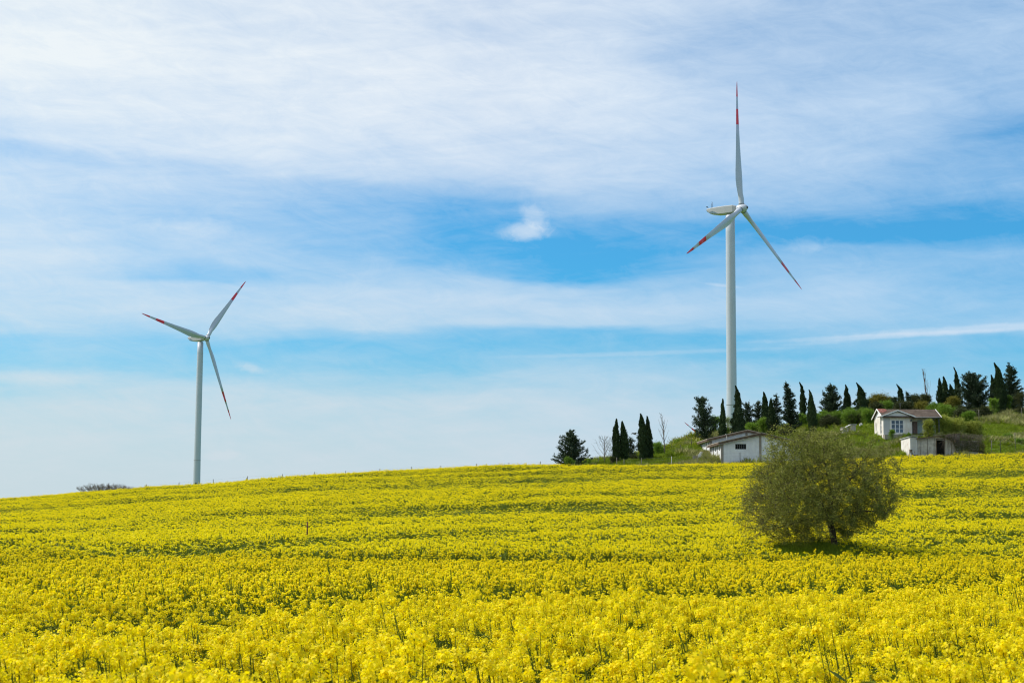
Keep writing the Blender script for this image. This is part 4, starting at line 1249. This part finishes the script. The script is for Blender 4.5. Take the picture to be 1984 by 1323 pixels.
M['dimgrey'] = m_wall('grey_cladding', (.46, .48, .48), (.36, .37, .37), (.5, .5, .5))
M['shedwall'] = m_wall('weathered_shed_wall', (.50, .47, .42), (.28, .26, .22), (.40, .36, .30), 1.2, .9)
M['shedwhite'] = m_wall('peeling_white_wall', (.74, .72, .68), (.50, .45, .40), (.62, .57, .52), 1.2, .6, (.30, .12, .07))
M['rooftile'] = None
def m_tiles():
    m_, N, out = mat('brown_roof_tiles'); co = obj_co(N)
    w = N.n('ShaderNodeTexWave'); w.bands_direction = 'X'; w.inputs['Scale'].default_value = 6; w.inputs['Distortion'].default_value = .4; N.link(co, w.inputs[0])
    n_ = N.noise(co, 1.2, 6, .65)
    c = N.ramp(n_, [(.3, (.055, .039, .029)), (.5, (.092, .067, .050)), (.7, (.14, .105, .080))])
    principled(N, out, c, .85, 0, .2, w.outputs[1], .5, .04); return m_
M['rooftile'] = m_tiles()
M['redtile'] = m_noise('red_patch_tiles', (.11, .06, .05), (.36, .22, .17), 3.5, .8, c3=(.22, .06, .04), lo=.4, hi=.68)
def m_glass(name, c):
    m_, N, out = mat(name)
    principled(N, out, N.ramp(N.noise(obj_co(N), .9, 3, .5), [(.4, c), (.65, tuple(x*1.9 for x in c))]), .08, 0, .8); return m_
M['glass'] = m_glass('window_glass', (.035, .055, .09))
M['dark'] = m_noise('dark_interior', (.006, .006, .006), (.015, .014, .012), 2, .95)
M['frame_dark'] = m_noise('dark_window_frame', (.07, .08, .08), (.12, .13, .13), 6, .6)
M['frame_white'] = m_noise('white_window_frame', (.68, .70, .72), (.80, .80, .80), 4, .5)
M['teal'] = m_noise('faded_teal_paint', (.26, .36, .34), (.42, .48, .44), 3, .7)
M['doorbrown'] = m_noise('brown_door_paint', (.16, .10, .08), (.28, .19, .15), 4, .7)
M['wood'] = m_noise('weathered_wood', (.06, .045, .03), (.14, .11, .08), 5, .9, stretch=(1, 1, .3))

def wall_with_hole(mb, x0, x1, z0, z1, y, th, holes, mi=0):
    """wall in the xz plane (front face at y, thickness th to +y) with rectangular holes [(a,b,c,d)]"""
    xs = sorted(set([x0, x1] + [h[0] for h in holes] + [h[1] for h in holes]))
    for a, b in zip(xs[:-1], xs[1:]):
        segs = [(z0, z1)]
        for (hx0, hx1, hz0, hz1) in holes:
            if hx0 <= a + 1e-6 and hx1 >= b - 1e-6:
                ns = []
                for (c, d) in segs:
                    if hz0 > c: ns.append((c, min(d, hz0)))
                    if hz1 < d: ns.append((max(c, hz1), d))
                segs = ns
        for c, d in segs: mb.box(a, b, y, y+th, c, d, mi)
def swap_xy(mb, k0, sx=1):
    """turn everything added since block k0 so that its front faces -x"""
    for i in range(k0, len(mb.v)):
        v = mb.v[i]; mb.v[i] = np.stack([v[:, 1], v[:, 0], v[:, 2]], 1)
def side_wall(mb, y0, y1, z0, z1, x, th, holes, mi=0):
    k0 = len(mb.v); nf = len(mb.f)
    wall_with_hole(mb, y0, y1, z0, z1, x, th, holes, mi)
    swap_xy(mb, k0)
    for i in range(nf, len(mb.f)): mb.f[i] = list(reversed(mb.f[i]))

def barn(px, py, D, label, L=13.0, group='twin white barns', front_window=True):
    o = P(px, py, D)
    t = empty('white_barn', o, label, 'barn', group)
    W_, E, Rg = 12.0, 2.95, 4.35
    wl = MB()
    hole = [(2.1, 3.75, 2.2, 3.0)] if front_window else []
    wall_with_hole(wl, 0, W_, -1.0, E, 0, .2, [(a, b, c, min(d, E)) for a, b, c, d in hole])
    # gable triangle above eaves (front has the window top cut out by building it in two prisms)
    if front_window:
        zx = lambda x: E + (Rg-E)*(x/6 if x < 6 else (12-x)/6)
        wl.prism([(0, E), (2.1, E), (2.1, zx(2.1))], 0, .2)
        wl.prism([(2.1, 3.0), (3.75, 3.0), (3.75, zx(3.75)), (2.1, zx(2.1))], 0, .2)
        wl.prism([(3.75, E), (12, E), (6, Rg), (3.75, zx(3.75))], 0, .2)
    else:
        wl.prism([(0, E), (12, E), (6, Rg)], 0, .2)
    wl.prism([(0, -1), (12, -1), (12, E), (6, Rg), (0, E)], L-.2, L)
    sh = [(1.6, 2.7, 2.05, 2.75), (6.2, 7.3, 2.05, 2.75), (10.6, 11.7, 2.05, 2.75)]
    side_wall(wl, .2, L-.2, -1, E, 0, .2, sh)
    side_wall(wl, .2, L-.2, -1, E, W_-.2, .2, [])
    wo_ = wl.build('wall', [M['barnwall']], t)
    def pil(*a):
        pl = MB(); pl.box(*a); pl.build('pillar', [M['concrete']], wo_)
    pil(-.07, .30, -.06, -.001, -1, E); pil(5.72, 6.06, -.06, -.001, -1, Rg-.12)
    for y in (.05, 4.4, 8.8, L-.4): pil(-.07, -.001, y, y+.36, -1, E)
    def win(y0, y1, z0, z1, side):
        wf = MB(); n = 5
        if not side:
            wf.box(y0, y1, .10, .16, z0, z0+.06); wf.box(y0, y1, .10, .16, z1-.06, z1)
            for k in range(n+1):
                x = y0 + (y1-y0)*k/n; w_ = .045
                wf.box(max(y0, x-w_), min(y1, x+w_), .09, .155, z0+.06, z1-.06)
        else:
            wf.box(.10, .16, y0, y1, z0, z0+.05); wf.box(.10, .16, y0, y1, z1-.05, z1)
            for k in range(4):
                x = y0+(y1-y0)*k/3; wf.box(.09, .155, max(y0, x-.03), min(y1, x+.03), z0+.05, z1-.05)
        w = wf.build('window', [M['frame_dark']], t)
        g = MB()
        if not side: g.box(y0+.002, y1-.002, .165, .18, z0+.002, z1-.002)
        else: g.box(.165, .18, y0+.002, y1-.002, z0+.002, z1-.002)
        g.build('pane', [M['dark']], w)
    if front_window: win(2.1, 3.75, 2.2, 3.0, False)
    for a in sh: win(*a, True)
    # roof: two slabs of sheet on brown rafters
    rf = MB(); fa = MB()
    sl_ = (Rg-E)/6
    ov = .55
    def slab(mb, x0, x1, za, zb, y0, y1, th):
        mb.prism([(x0, za), (x1, zb), (x1, zb+th), (x0, za+th)], y0, y1)
    e0 = E - ov*sl_
    up = .32
    slab(rf, -ov, 6.0, e0+up, Rg+up, -.62, L+.4, .10)
    slab(rf, 6.003, 12+ov, Rg+up-.001, e0+up, -.62, L+.4, .10)
    ro = rf.build('roof', [M['roofsheet']], t)
    slab(fa, -ov+.04, 5.97, e0+.03, Rg+.03, -.55, -.06, up-.04)
    slab(fa, 6.0, 12+ov-.04, Rg+.027, e0+.03, -.55, -.06, up-.04)
    fa.box(-ov+.05, -ov+.15, -.05, L+.3, e0+.02, e0+up-.02)
    fa.build('fascia', [M['fascia']], ro)
    if front_window:
        fl = MB(); fl.tube([(-ov+1.3, -.45, e0+up+.35), (-ov+1.3, -.45, e0+up+1.0)], .04, 6); fl.tube([(-ov+1.3, -.45, e0+up+1.0), (-ov+1.15, -.45, e0+up+1.35)], .035, 6)
        fl.build('roof_pipe', [M['whitepost']], ro)
    return t
barn(1398, 898, 235, 'nearer white barn with a small barred window in its gable')
barn(1376, 889, 250, 'farther white barn, mostly hidden, its roof showing behind the nearer barn', group='twin white barns', front_window=False)
def block_stack():
    o = T(1349, 240, 890); t = empty('low_wall', o, 'pair of broken pale wall slabs left of the barns', 'wall')
    m1 = MB(); m1.box(-.5, .15, 0, .25, -.4, 1.0); m1.build('slab', [M['concrete']], t)
    m2 = MB(); m2.prism([(.3, -.4), (1.0, -.4), (1.0, 1.6), (.75, 1.65), (.3, 1.1)], .3, .6); m2.build('slab', [M['shedwhite']], t)
block_stack()

def house():
    o = P(1712, 841, 240); t = empty('small_house', o, 'small white bungalow with brown tiled roof on the green slope', 'house')
    E = 2.72; Rg = 3.95; W_ = 8.6; dp = 6.0; wx = 4.4
    wl = MB()
    wall_with_hole(wl, 0, wx, -.8, E, 0, .2, [(1.22, 3.12, .22, 2.2)])
    wall_with_hole(wl, wx, W_, -.8, E, 1.9, .2, [(4.95, 5.75, .05, 2.1), (6.5, 7.6, .8, 2.0)])
    side_wall(wl, .2, dp-.2, -.8, E, 0, .2, [(1.3, 2.2, .15, 2.1), (4.6, 5.2, .7, 2.0)])
    side_wall(wl, .2, 1.9, -.8, E, wx-.2, .2, [])
    side_wall(wl, 2.1, dp-.2, -.8, E, W_-.2, .2, [])
    wl.box(0, W_, dp-.2, dp, -.8, E)
    w = wl.build('wall', [M['housewall']], t)
    for x in (0.0, W_-.2):
        gb = MB(); gb.prism([(0, E), (dp, E), (dp/2, Rg-.05)], x-.003, x+.2, axis='x'); gb.build('gable', [M['housewhite']], t)
    gb = MB(); gb.prism([(-.1, E+.02), (wx+.1, E+.02), (wx/2-.05, 3.5)], -.05, .1)
    gb.build('gable', [M['housewhite']], t)
    cn = MB(); cn.box(-.02, 1.0, -.03, -.001, -.8, E); cn.build('corner_cladding', [M['dimgrey']], w)
    # main roof
    rf = MB(); sl_ = (Rg-E)/3.0
    ye = -.45; ze = E + sl_*ye + .02
    rf.prism([(ye, ze), (dp/2, Rg), (dp/2, Rg+.12), (ye, ze+.12)], -.28, W_+.28, axis='x')
    rf.prism([(dp/2+.003, Rg), (dp+.45, ze), (dp+.45, ze+.12), (dp/2+.003, Rg+.12)], -.28, W_+.28, axis='x')
    ro = rf.build('roof', [M['rooftile']], t)
    # front cross gable roof
    cg = MB(); ap = wx/2-.05; zt = 3.58
    cg.prism([(-.45, E-.06), (ap, zt), (ap, zt+.1), (-.45, E+.04)], -.4, 2.2)
    cg.prism([(ap+.003, zt-.001), (wx+.4, E-.06), (wx+.4, E+.04), (ap+.003, zt+.099)], -.4, 2.2)
    cg.build('porch_roof', [M['rooftile']], ro)
    tm = MB()
    for (xa, za, xb, zb) in ((-.5, E-.08, ap, zt+.02), (ap, zt+.02, wx+.45, E-.08)):
        tm.prism([(xa, za), (xb, zb), (xb, zb+.18), (xa, za+.18)], -.47, -.405)
    for x in (-.34, W_+.282):
        for (ya, za, yb, zb) in ((ye-.05, ze-.03, dp/2, Rg-.02), (dp/2, Rg-.02, dp+.5, ze-.03)):
            tm.prism([(ya, za), (yb, zb), (yb, zb+.2), (ya, za+.2)], x, x+.057, axis='x')
    tm.box(wx+.46, W_+.3, ye-.06, ye-.003, ze-.02, ze+.1)
    tm.build('barge_board', [M['housewhite']], ro)
    rp = MB(); 
    f = lambda y: Rg+.12 - sl_*(dp/2-y) + .012
    rp.add([(-.2, 3.0, f(3.0)), (.95, 3.0, f(3.0)), (1.15, 2.3, f(2.3)), (.7, 1.7, f(1.7)), (.25, 1.4, f(1.4)), (-.2, 1.6, f(1.6)),
            (-.2, 3.0, f(3.0)+.04), (.95, 3.0, f(3.0)+.04), (1.15, 2.3, f(2.3)+.04), (.7, 1.7, f(1.7)+.04), (.25, 1.4, f(1.4)+.04), (-.2, 1.6, f(1.6)+.04)],
           [(5,4,3,2,1,0), (6,7,8,9,10,11)] + [(i, (i+1) % 6, (i+1) % 6+6, i+6) for i in range(6)])
    rp.build('tile_patch', [M['redtile']], ro, label='red patched tiles')
    bm_ = MB(); bm_.box(wx, W_+.1, -.3, -.18, E-.22, E-.08); bm_.box(W_-.12, W_, -.3, -.18, -.6, E-.22)
    bm_.build('porch_beam', [M['frame_dark']], t)
    ps = MB(); ps.box(-.1, W_+.4, -1.1, -.001, -.8, -.1); ps.box(wx, W_, 0.0, 1.9, -.8, -.02); ps.build('plinth', [M['concrete']], t)
    def window(x0, x1, z0, z1, nx, nz, y=0.0):
        fr = MB(); b = .07
        fr.box(x0, x0+b, y+.06, y+.13, z0, z1); fr.box(x1-b, x1, y+.06, y+.13, z0, z1)
        fr.box(x0+b, x1-b, y+.06, y+.13, z0, z0+b); fr.box(x0+b, x1-b, y+.06, y+.13, z1-b, z1)
        for k in range(1, nx):
            x = x0+(x1-x0)*k/nx; fr.box(x-.06, x+.06, y+.055, y+.128, z0+b, z1-b)
        for k in range(1, nz):
            z = z0+(z1-z0)*k/nz; fr.box(x0+b, x1-b, y+.062, y+.125, z-.035, z+.035)
        fo = fr.build('window', [M['frame_white']], t)
        g = MB(); g.box(x0+.002, x1-.002, y+.14, y+.16, z0+.002, z1-.002); g.build('pane', [M['glass']], fo)
    window(1.22, 3.12, .22, 2.2, 3, 3)
    window(6.5, 7.6, .8, 2.0, 2, 2, 1.9)
    for (y0, y1, z0, z1) in ((1.3, 2.2, .15, 2.1), (4.6, 5.2, .7, 2.0)):
        fr = MB(); fr.box(.06, .12, y0, y0+.06, z0, z1); fr.box(.06, .12, y1-.06, y1, z0, z1)
        fr.box(.06, .12, y0+.06, y1-.06, z0, z0+.06); fr.box(.06, .12, y0+.06, y1-.06, z1-.06, z1)
        if z0 < .5:
            for k in (1, 2): fr.box(.062, .115, y0+.06, y1-.06, z0+(z1-z0)*k/3-.03, z0+(z1-z0)*k/3+.03)
        fo = fr.build('window', [M['frame_white']], t)
        g = MB(); g.box(.13, .15, y0+.002, y1-.002, z0+.002, z1-.002); g.build('pane', [M['glass']], fo)
    dr = MB(); dr.box(4.952, 5.748, 1.96, 2.02, .052, 2.098); d = dr.build('door', [M['doorbrown']], t)
    h_ = MB(); h_.box(5.6, 5.66, 1.91, 1.96, .95, 1.1); h_.build('handle', [M['darkmetal']], d)
    for xa, xb in ((5.78, 6.45), (7.65, 8.5)):
        sh = MB(); sh.box(xa, xb, 1.84, 1.897, .0, 2.3); sh.build('teal_panel', [M['teal']], w)
    gt = MB(); gt.tube([(wx+.3, ye-.10, ze+.02), (W_+.3, ye-.10, ze+.02)], .05, 8); gt.tube([(W_-.06, -.32, ze), (W_-.06, -.32, -.6)], .035, 8); gt.build('gutter', [M['frame_dark']], ro)
    ae = MB(); ae.tube([(3.4, 3.0, Rg), (3.4, 3.0, Rg+1.1)], .03, 6); ae.bar((3.1, 3.0, Rg+1.0), (3.8, 3.0, Rg+1.05), .03); ae.build('aerial', [M['wire']], ro)
    lp = MB(); lp.box(wx-.22, wx-.02, -.16, -.04, 2.0, 2.3); lp.tube([(wx-.12, -.1, 2.3), (wx-.12, -.1, 2.55)], .04, 6); lp.build('wall_lantern', [M['darkmetal']], w)
house()

def shed():
    o = P(1778, 880, 226); t = empty('tumbledown_shed', o, 'weathered grey lean-to shed with dark open doorway half covered in brambles', 'shed')
    W1 = 6.2
    top = lambda x: 2.25 + .75*x/6.2
    wl = MB()
    # front wall with door opening
    wl.prism([(0, -1.4), (2.8, -1.4), (2.8, top(2.8)), (0, top(0))], 0, .15)
    wl.prism([(2.8, 2.1), (3.9, 2.1), (3.9, top(3.9)), (2.8, top(2.8))], 0, .15)
    wl.prism([(3.9, -1.4), (W1, -1.4), (W1, top(W1)), (3.9, top(3.9))], 0, .15)
    wl.box(0, .15, .15, 4, -.8, 2.2); wl.box(W1-.15, W1, .15, 4, -.8, 2.8); wl.box(.15, W1-.15, 3.85, 4, -.8, 2.2)
    w = wl.build('wall', [M['shedwall']], t)
    bt = MB()
    for k in range(14):
        x = .35+k*.18
        if x < 2.7 and k % 6: continue
        if x < 2.7: bt.box(x, x+.05, -.03, -.001, -1.4, top(x)-.1)
    bt.box(2.7, 2.8, -.05, -.001, -.8, 2.2); bt.box(3.9, 4.0, -.05, -.001, -.8, 2.2); bt.box(2.7, 4.0, -.052, -.002, 2.2, 2.3)
    for x in (4.4, 4.9, 5.4): bt.box(x, x+.06, -.03, -.001, -1.4, top(x)-.1)
    bt.build('battens', [M['wood']], w)
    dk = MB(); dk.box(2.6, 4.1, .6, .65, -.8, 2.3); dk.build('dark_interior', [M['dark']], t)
    rf = MB(); rf.prism([(-.25, top(-.25)), (W1+.1, top(W1+.1)), (W1+.1, top(W1+.1)+.12), (-.25, top(-.25)+.12)], -.35, 4.3)
    rf.build('roof', [M['fascia']], t)
    lw = MB(); lw.box(W1+.003, 9.1, .3, .5, -.8, 1.9); lw.box(W1+.003, 9.4, -.1, .25, -.8, .55); lw.box(W1+.003, 9.2, .5, 3.6, 1.9, 2.05)
    lw.build('low_wing', [M['shedwall']], t)
    br_ = MB(); br_.bar((6.3, -.2, .62), (9.5, -.2, .5), .12); br_.bar((8.95, -.12, -.5), (8.95, -.12, 2.5), .1); br_.build('rail', [M['wood']], t)
    # brambles
    rng = np.random.default_rng(77)
    v = empty('bramble_thicket', o, 'tangled green brambles climbing over the roof and right end of the grey shed', 'brambles')
    n = 9000
    x = 3.0 + rng.random(n)**.8*6.6
    zt = np.interp(x, [3, 4, 5.5, 7, 9, 9.6], [2.85, 3.15, 3.4, 3.2, 2.7, 1.6]) + .75*(vnoise(x*2.2, x*0)-.5) + .45*(vnoise(x*6.0, x*0+3)-.5)
    zb = np.interp(x, [3, 4.2, 5.0, 5.6, 9, 9.6], [2.6, 2.3, 2.0, .55, .35, 0])
    z = zb + (zt-zb)*rng.random(n)
    y = np.where(z > zt-.5, rng.random(n)*2.5-.5, -.55+rng.random(n)*.6)
    c = np.stack([x, y, z], 1)
    keep = rng.random(n) < .25+.9*vnoise(x*1.7+9, z*2.0+3)
    c = c[keep]
    lf = MB(); lf.quads(leaf_quads(c, rng.normal(size=c.shape)+np.array([0, -.2, -.2]), .13, .08, rng), 0)
    lf.build('leaves', [M['tangle']], v)
    st = MB()
    for k in range(190):
        x0 = 4.0+rng.random()*5.4; a = np.array([x0, -.5-rng.random()*.2, 2.7+rng.random()*.3]); b = a + np.array([rng.normal()*.7, -.1, -.6-rng.random()*1.6])
        st.tube([a, (a+b)/2+rng.normal(size=3)*.15, b], [.012, .01, .008], 3, 0, False)
    st.build('stems', [M['twig']], v)
    # white annexe
    q = empty('white_annexe', o + np.array([-2.5+.0, -.9, 0])*0 + np.array([-1.12, -.15, 0]), 'small peeling white outbuilding with rust stains at the left end of the shed', 'outbuilding')
    a_ = MB(); a_.prism([(0, -1.5), (5.2, -1.5), (5.2, 2.35), (0, 2.5)], 0, .15, axis='x')
    a_.box(.15, 1.05, 0, .15, -.9, 2.45); a_.box(.15, 1.05, 5.05, 5.2, -.9, 2.3)
    wa = a_.build('wall', [M['shedwhite']], q)
    cr = MB()
    for k in range(7): cr.box(.18+k*.12, .24+k*.12, -.03, -.001, -.9, 2.4)
    cr.build('front_ribs', [M['dimgrey']], wa)
    r_ = MB(); r_.prism([(-.2, 2.53), (5.4, 2.36), (5.4, 2.44), (-.2, 2.61)], -.15, 1.1, axis='x'); r_.build('roof', [M['dimgrey']], q)
    s_ = P(1766, 878, 224.2); s_[2] = gz(s_[0], s_[1]) + .75
    w_ = empty('sawhorse', s_, 'dark wooden trestle in front of the peeling white outbuilding', 'trestle')
    for x in (-.45, .35):
        for y in (0, .5):
            m = MB(); m.bar((x, y, -.3), (-.05+(.08 if x > 0 else -.08), y, .85), .07); m.build('leg', [M['wood']], w_)
    m = MB(); m.box(-.2, .12, -.1, .6, .86, 1.05); m.build('beam', [M['wood']], w_)
    m = MB(); m.box(.3, 1.0, .1, .35, .22, .34); m.build('plank', [M['wood']], w_)
shed()
# straggling shrubs above the shed
for (px, top, hw, D, lb) in [(1803, 811, 15, 236.5, 'twiggy green shrub hiding the right end of the house porch'),
                             (1828, 803, 22, 242, 'straggling green shrub behind the shed roof, right of the house'),
                             (1858, 808, 24, 243, 'wide straggling shrub behind the bramble covered end of the shed'),
                             (1886, 814, 20, 243, 'low twiggy shrub above the right end of the shed')]:
    bush(px, top, hw, D, lb, name='straggling_shrub', cat='shrub', mat_='bramble', dens=.8, leaf=.15, group='straggling shrubs behind the shed', lobes=15, flat=1.3)
bush(1905, 858, 8, 230, 'rust brown shrub at the right end of the shed', name='brown_shrub', cat='shrub', mat_='olive', leaf=.12, lobes=4)
for (px, top, hw, D, lb) in [(1730, 832, 10, 236, 'low green weed clump below the big house window'), (1762, 838, 9, 237, 'low weed clump beside the house plinth'),
                             (1955, 838, 16, 244, 'low dark green mound of weeds on the right slope'), (1975, 848, 14, 240, 'low dark weed clump at the right edge of the slope')]:
    bush(px, top, hw, D, lb, name='weed_clump', cat='weeds', mat_='brightgreen', leaf=.12, lobes=5, group='weed clumps on the slope')

def hut():
    D = 255; o = T(1645.5, D, 840); o[2] += .25
    print('hut ground row', 975-(o[2]-CAMZ)/D*3000)
    t = empty('ruined_hut', o, 'small ruined concrete block hut in the grass left of the house', 'hut')
    s = D/F
    w = MB(); w.prism([(-1.1, -.6), (-.1, -.6), (-.1, .85), (-.35, 1.0), (-1.1, .8)], 0, .2); w.prism([(.1, -.6), (1.05, -.6), (1.05, 1.35), (.1, 1.2)], -.1, .15)
    w.box(.85, 1.05, .15, 1.6, -.6, 1.3); w.box(-1.1, -.9, .2, 1.6, -.6, .8); w.box(-1.1, 1.05, 1.6, 1.75, -.6, 1.1)
    w.build('wall', [M['shedwall']], t)
    r = MB(); r.prism([(-.5, .98), (.2, 1.3), (.2, 1.4), (-.5, 1.08)], -.2, 1.6); r.prism([(.203, 1.36), (1.2, 1.36), (1.2, 1.5), (.203, 1.46)], -.25, 1.6); r.build('roof_slab', [M['whitepost']], t)
    b = MB(); b.box(-.6, .3, .45, .5, -.6, .95); b.build('rusty_panel', [M['rustpost']], t)
    o2 = T(1668.5, 266, 830); 
    tt = empty('standing_stones', o2, 'two pale upright stones leaning together between hut and house', 'stones')
    for x, l in ((-.25, .1), (.22, -.1)):
        m = MB(); m.tube([(x, 0, -.2), (x, 0, .25), (x+l, 0, .6), (x+l*1.6, 0, .8)], [.2, .19, .13, .05], 7); m.build('stone', [M['whitepost']], tt)
hut()
def junk():
    o = T(1932, 276, 820); o[2] = P(1932, 822.5, 276)[2]
    t = empty('white_hutch', o, 'white box on short legs standing in the grass on the right slope', 'box')
    m = MB(); m.box(-.55, .55, 0, .7, 0, .82); m.build('body', [M['housewhite']], t)
    m = MB(); m.box(-.6, .6, -.05, .75, .823, .9); m.build('lid', [M['dimgrey']], t)
    for x in (-.5, .42):
        for y in (.02, .6):
            m = MB(); m.box(x, x+.08, y, y+.08, -.6, -.003); m.build('leg', [M['wood']], t)
    o = T(1967, 276, 820); o[2] = P(1967, 820, 276)[2]
    t = empty('rusty_frame', o, 'rusty red metal frame lying near the foot of the great cypress', 'metal frame')
    m = MB()
    for z in (.15, .6, 1.0): m.bar((-.9, 0, z), (.9, 0, z), .08)
    for x in (-.9, -.2, .4, .9): m.bar((x, 0, -.5), (x, 0, 1.1), .08); m.bar((x, 1.0, -.5), (x, 1.0, 1.0), .08); m.bar((x, 0, 1.0), (x, 1, 1.0), .06)
    m.build('bars', [M['rustpost']], t)
junk()

# ------------------------------------------------------------------ fences and stakes
def fence(name_label, posts, matn='postwood', wire=True, cat='fence', w=.09):
    p0 = posts[0][0]
    t = empty('wire_fence', p0, name_label, cat)
    pm = {}
    prev = None
    wires = MB()
    for (b, h, mn) in posts:
        m = MB(); rb = b - p0
        m.tube([(0, 0, -.3), (0, 0, h)], [w*.55, w*.5], 7); 
        o = m.build('post', [M[mn or matn]], t, loc=rb)
        if prev is not None and wire:
            for f in (.45, .75, .95):
                a = prev[0] + np.array([0, 0, prev[1]*f]); c = rb + np.array([0, 0, h*f])
                wires.tube([a, (a+c)/2 - np.array([0, 0, .03]), c], .006, 3, 0, False)
        prev = (rb, h)
    if wire: wires.build('wire', [M['wire']], t)
pp = []
for px, py in [(285, 942), (348, 938), (414, 932), (480, 926), (548, 922), (610, 918), (670, 916), (736, 912), (797, 908), (854, 906), (923, 902), (986, 900), (1047, 897.5), (1110, 894), (1160, 890)]:
    D = 249.5; b = T(px, D); pp.append((b, height(px, py-4, D, b), None))
fence('wire fence with wooden posts running along the skyline behind the yellow field', pp, 'postwood', w=.11)
pp = []
for px, py, D, mn in [(1195, 886, 235, None), (1209, 889, 235, None), (1243, 887, 235, None), (1301, 884, 235, 'whitepost'), (1352, 880, 234, None), (1434, 876, 233, 'darkpost'), (1520, 872, 232, None)]:
    b = T(px, D); pp.append((b, height(px, py, D, b), mn))
fence('low wire fence at the field edge in front of the barns', pp, 'postwood')
pp = []
for px, py, D in [(1302, 858, 266), (1319, 861, 254), (1340, 848, 262)]:
    b = T(px, D); pp.append((b, height(px, py, D, b), None))
fence('short run of dark posts climbing the slope left of the barns', pp, 'darkpost')
pp = []
for px, py, D, mn in [(1719, 850, 231, 'postwood'), (1922, 853, 231, 'postwood'), (1939, 853, 229, 'darkpost'), (1968, 838, 234, 'postwood'), (2010, 850, 229, 'darkpost')]:
    b = T(px, D); pp.append((b, height(px, py, D, b), mn))
fence('low wire fence with odd posts at the field edge right of the shed', pp[1:], 'darkpost')
pp = []
for px, py, D in [(1688, 800, 262), (1855, 794, 275), (1899, 793, 268), (1982, 790, 276)]:
    b = T(px, D); pp.append((b, height(px, py, D, b), None))
fence('tall pale posts of the upper fence under the dark conifers', pp[1:], 'postwood', w=.07)
b = T(1703, 238, 860); m = MB(); m.tube([(0, 0, -.3), (0, 0, height(1703, 851, 238, b))], .06, 7)
tag(m.build('post', [M['darkpost']], None, loc=b), 'short dark post in the grass below the house', 'post')
b = T(595, 95, 1040); b_h = height(595, 1018, 95, b)
m = MB(); b_h += .25; m.tube([(0, 0, -.3), (.0, 0, b_h)], .042, 7)
tag(m.build('metal_stake', [M['rustpost']], None, loc=b), 'thin rust red metal stake standing alone in the yellow field', 'stake')
b = T(476, 247); h_ = height(476, 926, 247, b)
m = MB(); m.tube([(0, 0, -.3), (.05, 0, h_*.6), (.25, 0, h_)], [.22, .16, .08], 8); 
tag(m.build('tree_stump', [M['bark']], None, loc=b), 'dark leaning stump beside the tiny bush on the skyline', 'stump')

# ------------------------------------------------------------------ bird
def bird():
    o = P(1228.5, 840, 230); t = empty('bird', o, 'dark bird gliding in the gap between the two cypress pairs', 'bird')
    m = MB(); m.tube([(-.22, 0, .06), (-.12, 0, .05), (0, 0, 0), (.16, 0, -.05), (.30, 0, -.10)], [.02, .06, .08, .06, .015], 8)
    # wings and tail belong to one continuous body
    for s in (-1, 1):
        m.add([(-.10, s*.05, .03), (.12, s*.05, -.03), (.16, s*.32, .06), (.05, s*.62, -.06), (-.04, s*.33, .10),
               (-.10, s*.05, .05), (.12, s*.05, -.01), (.16, s*.32, .08), (.05, s*.62, -.04), (-.04, s*.33, .12)],
              [(0,1,2,4), (2,3,4), (9,7,6,5), (9,8,7), (0,5,6,1), (1,6,7,2), (2,7,8,3), (3,8,9,4), (4,9,5,0)], 0)
    m.add([(.22, -.03, -.08), (.22, .03, -.08), (.42, .08, -.16), (.42, -.08, -.16), (.22, -.03, -.06), (.22, .03, -.06), (.42, .08, -.145), (.42, -.08, -.145)],
          [(3,2,1,0), (4,5,6,7), (0,1,5,4), (1,2,6,5), (2,3,7,6), (3,0,4,7)], 0)
    m.build('body', [M['frame_dark']], t)
    t.rotation_euler = (0, 0, .5); t.scale = (1.4, 1.4, 1.4)
bird()
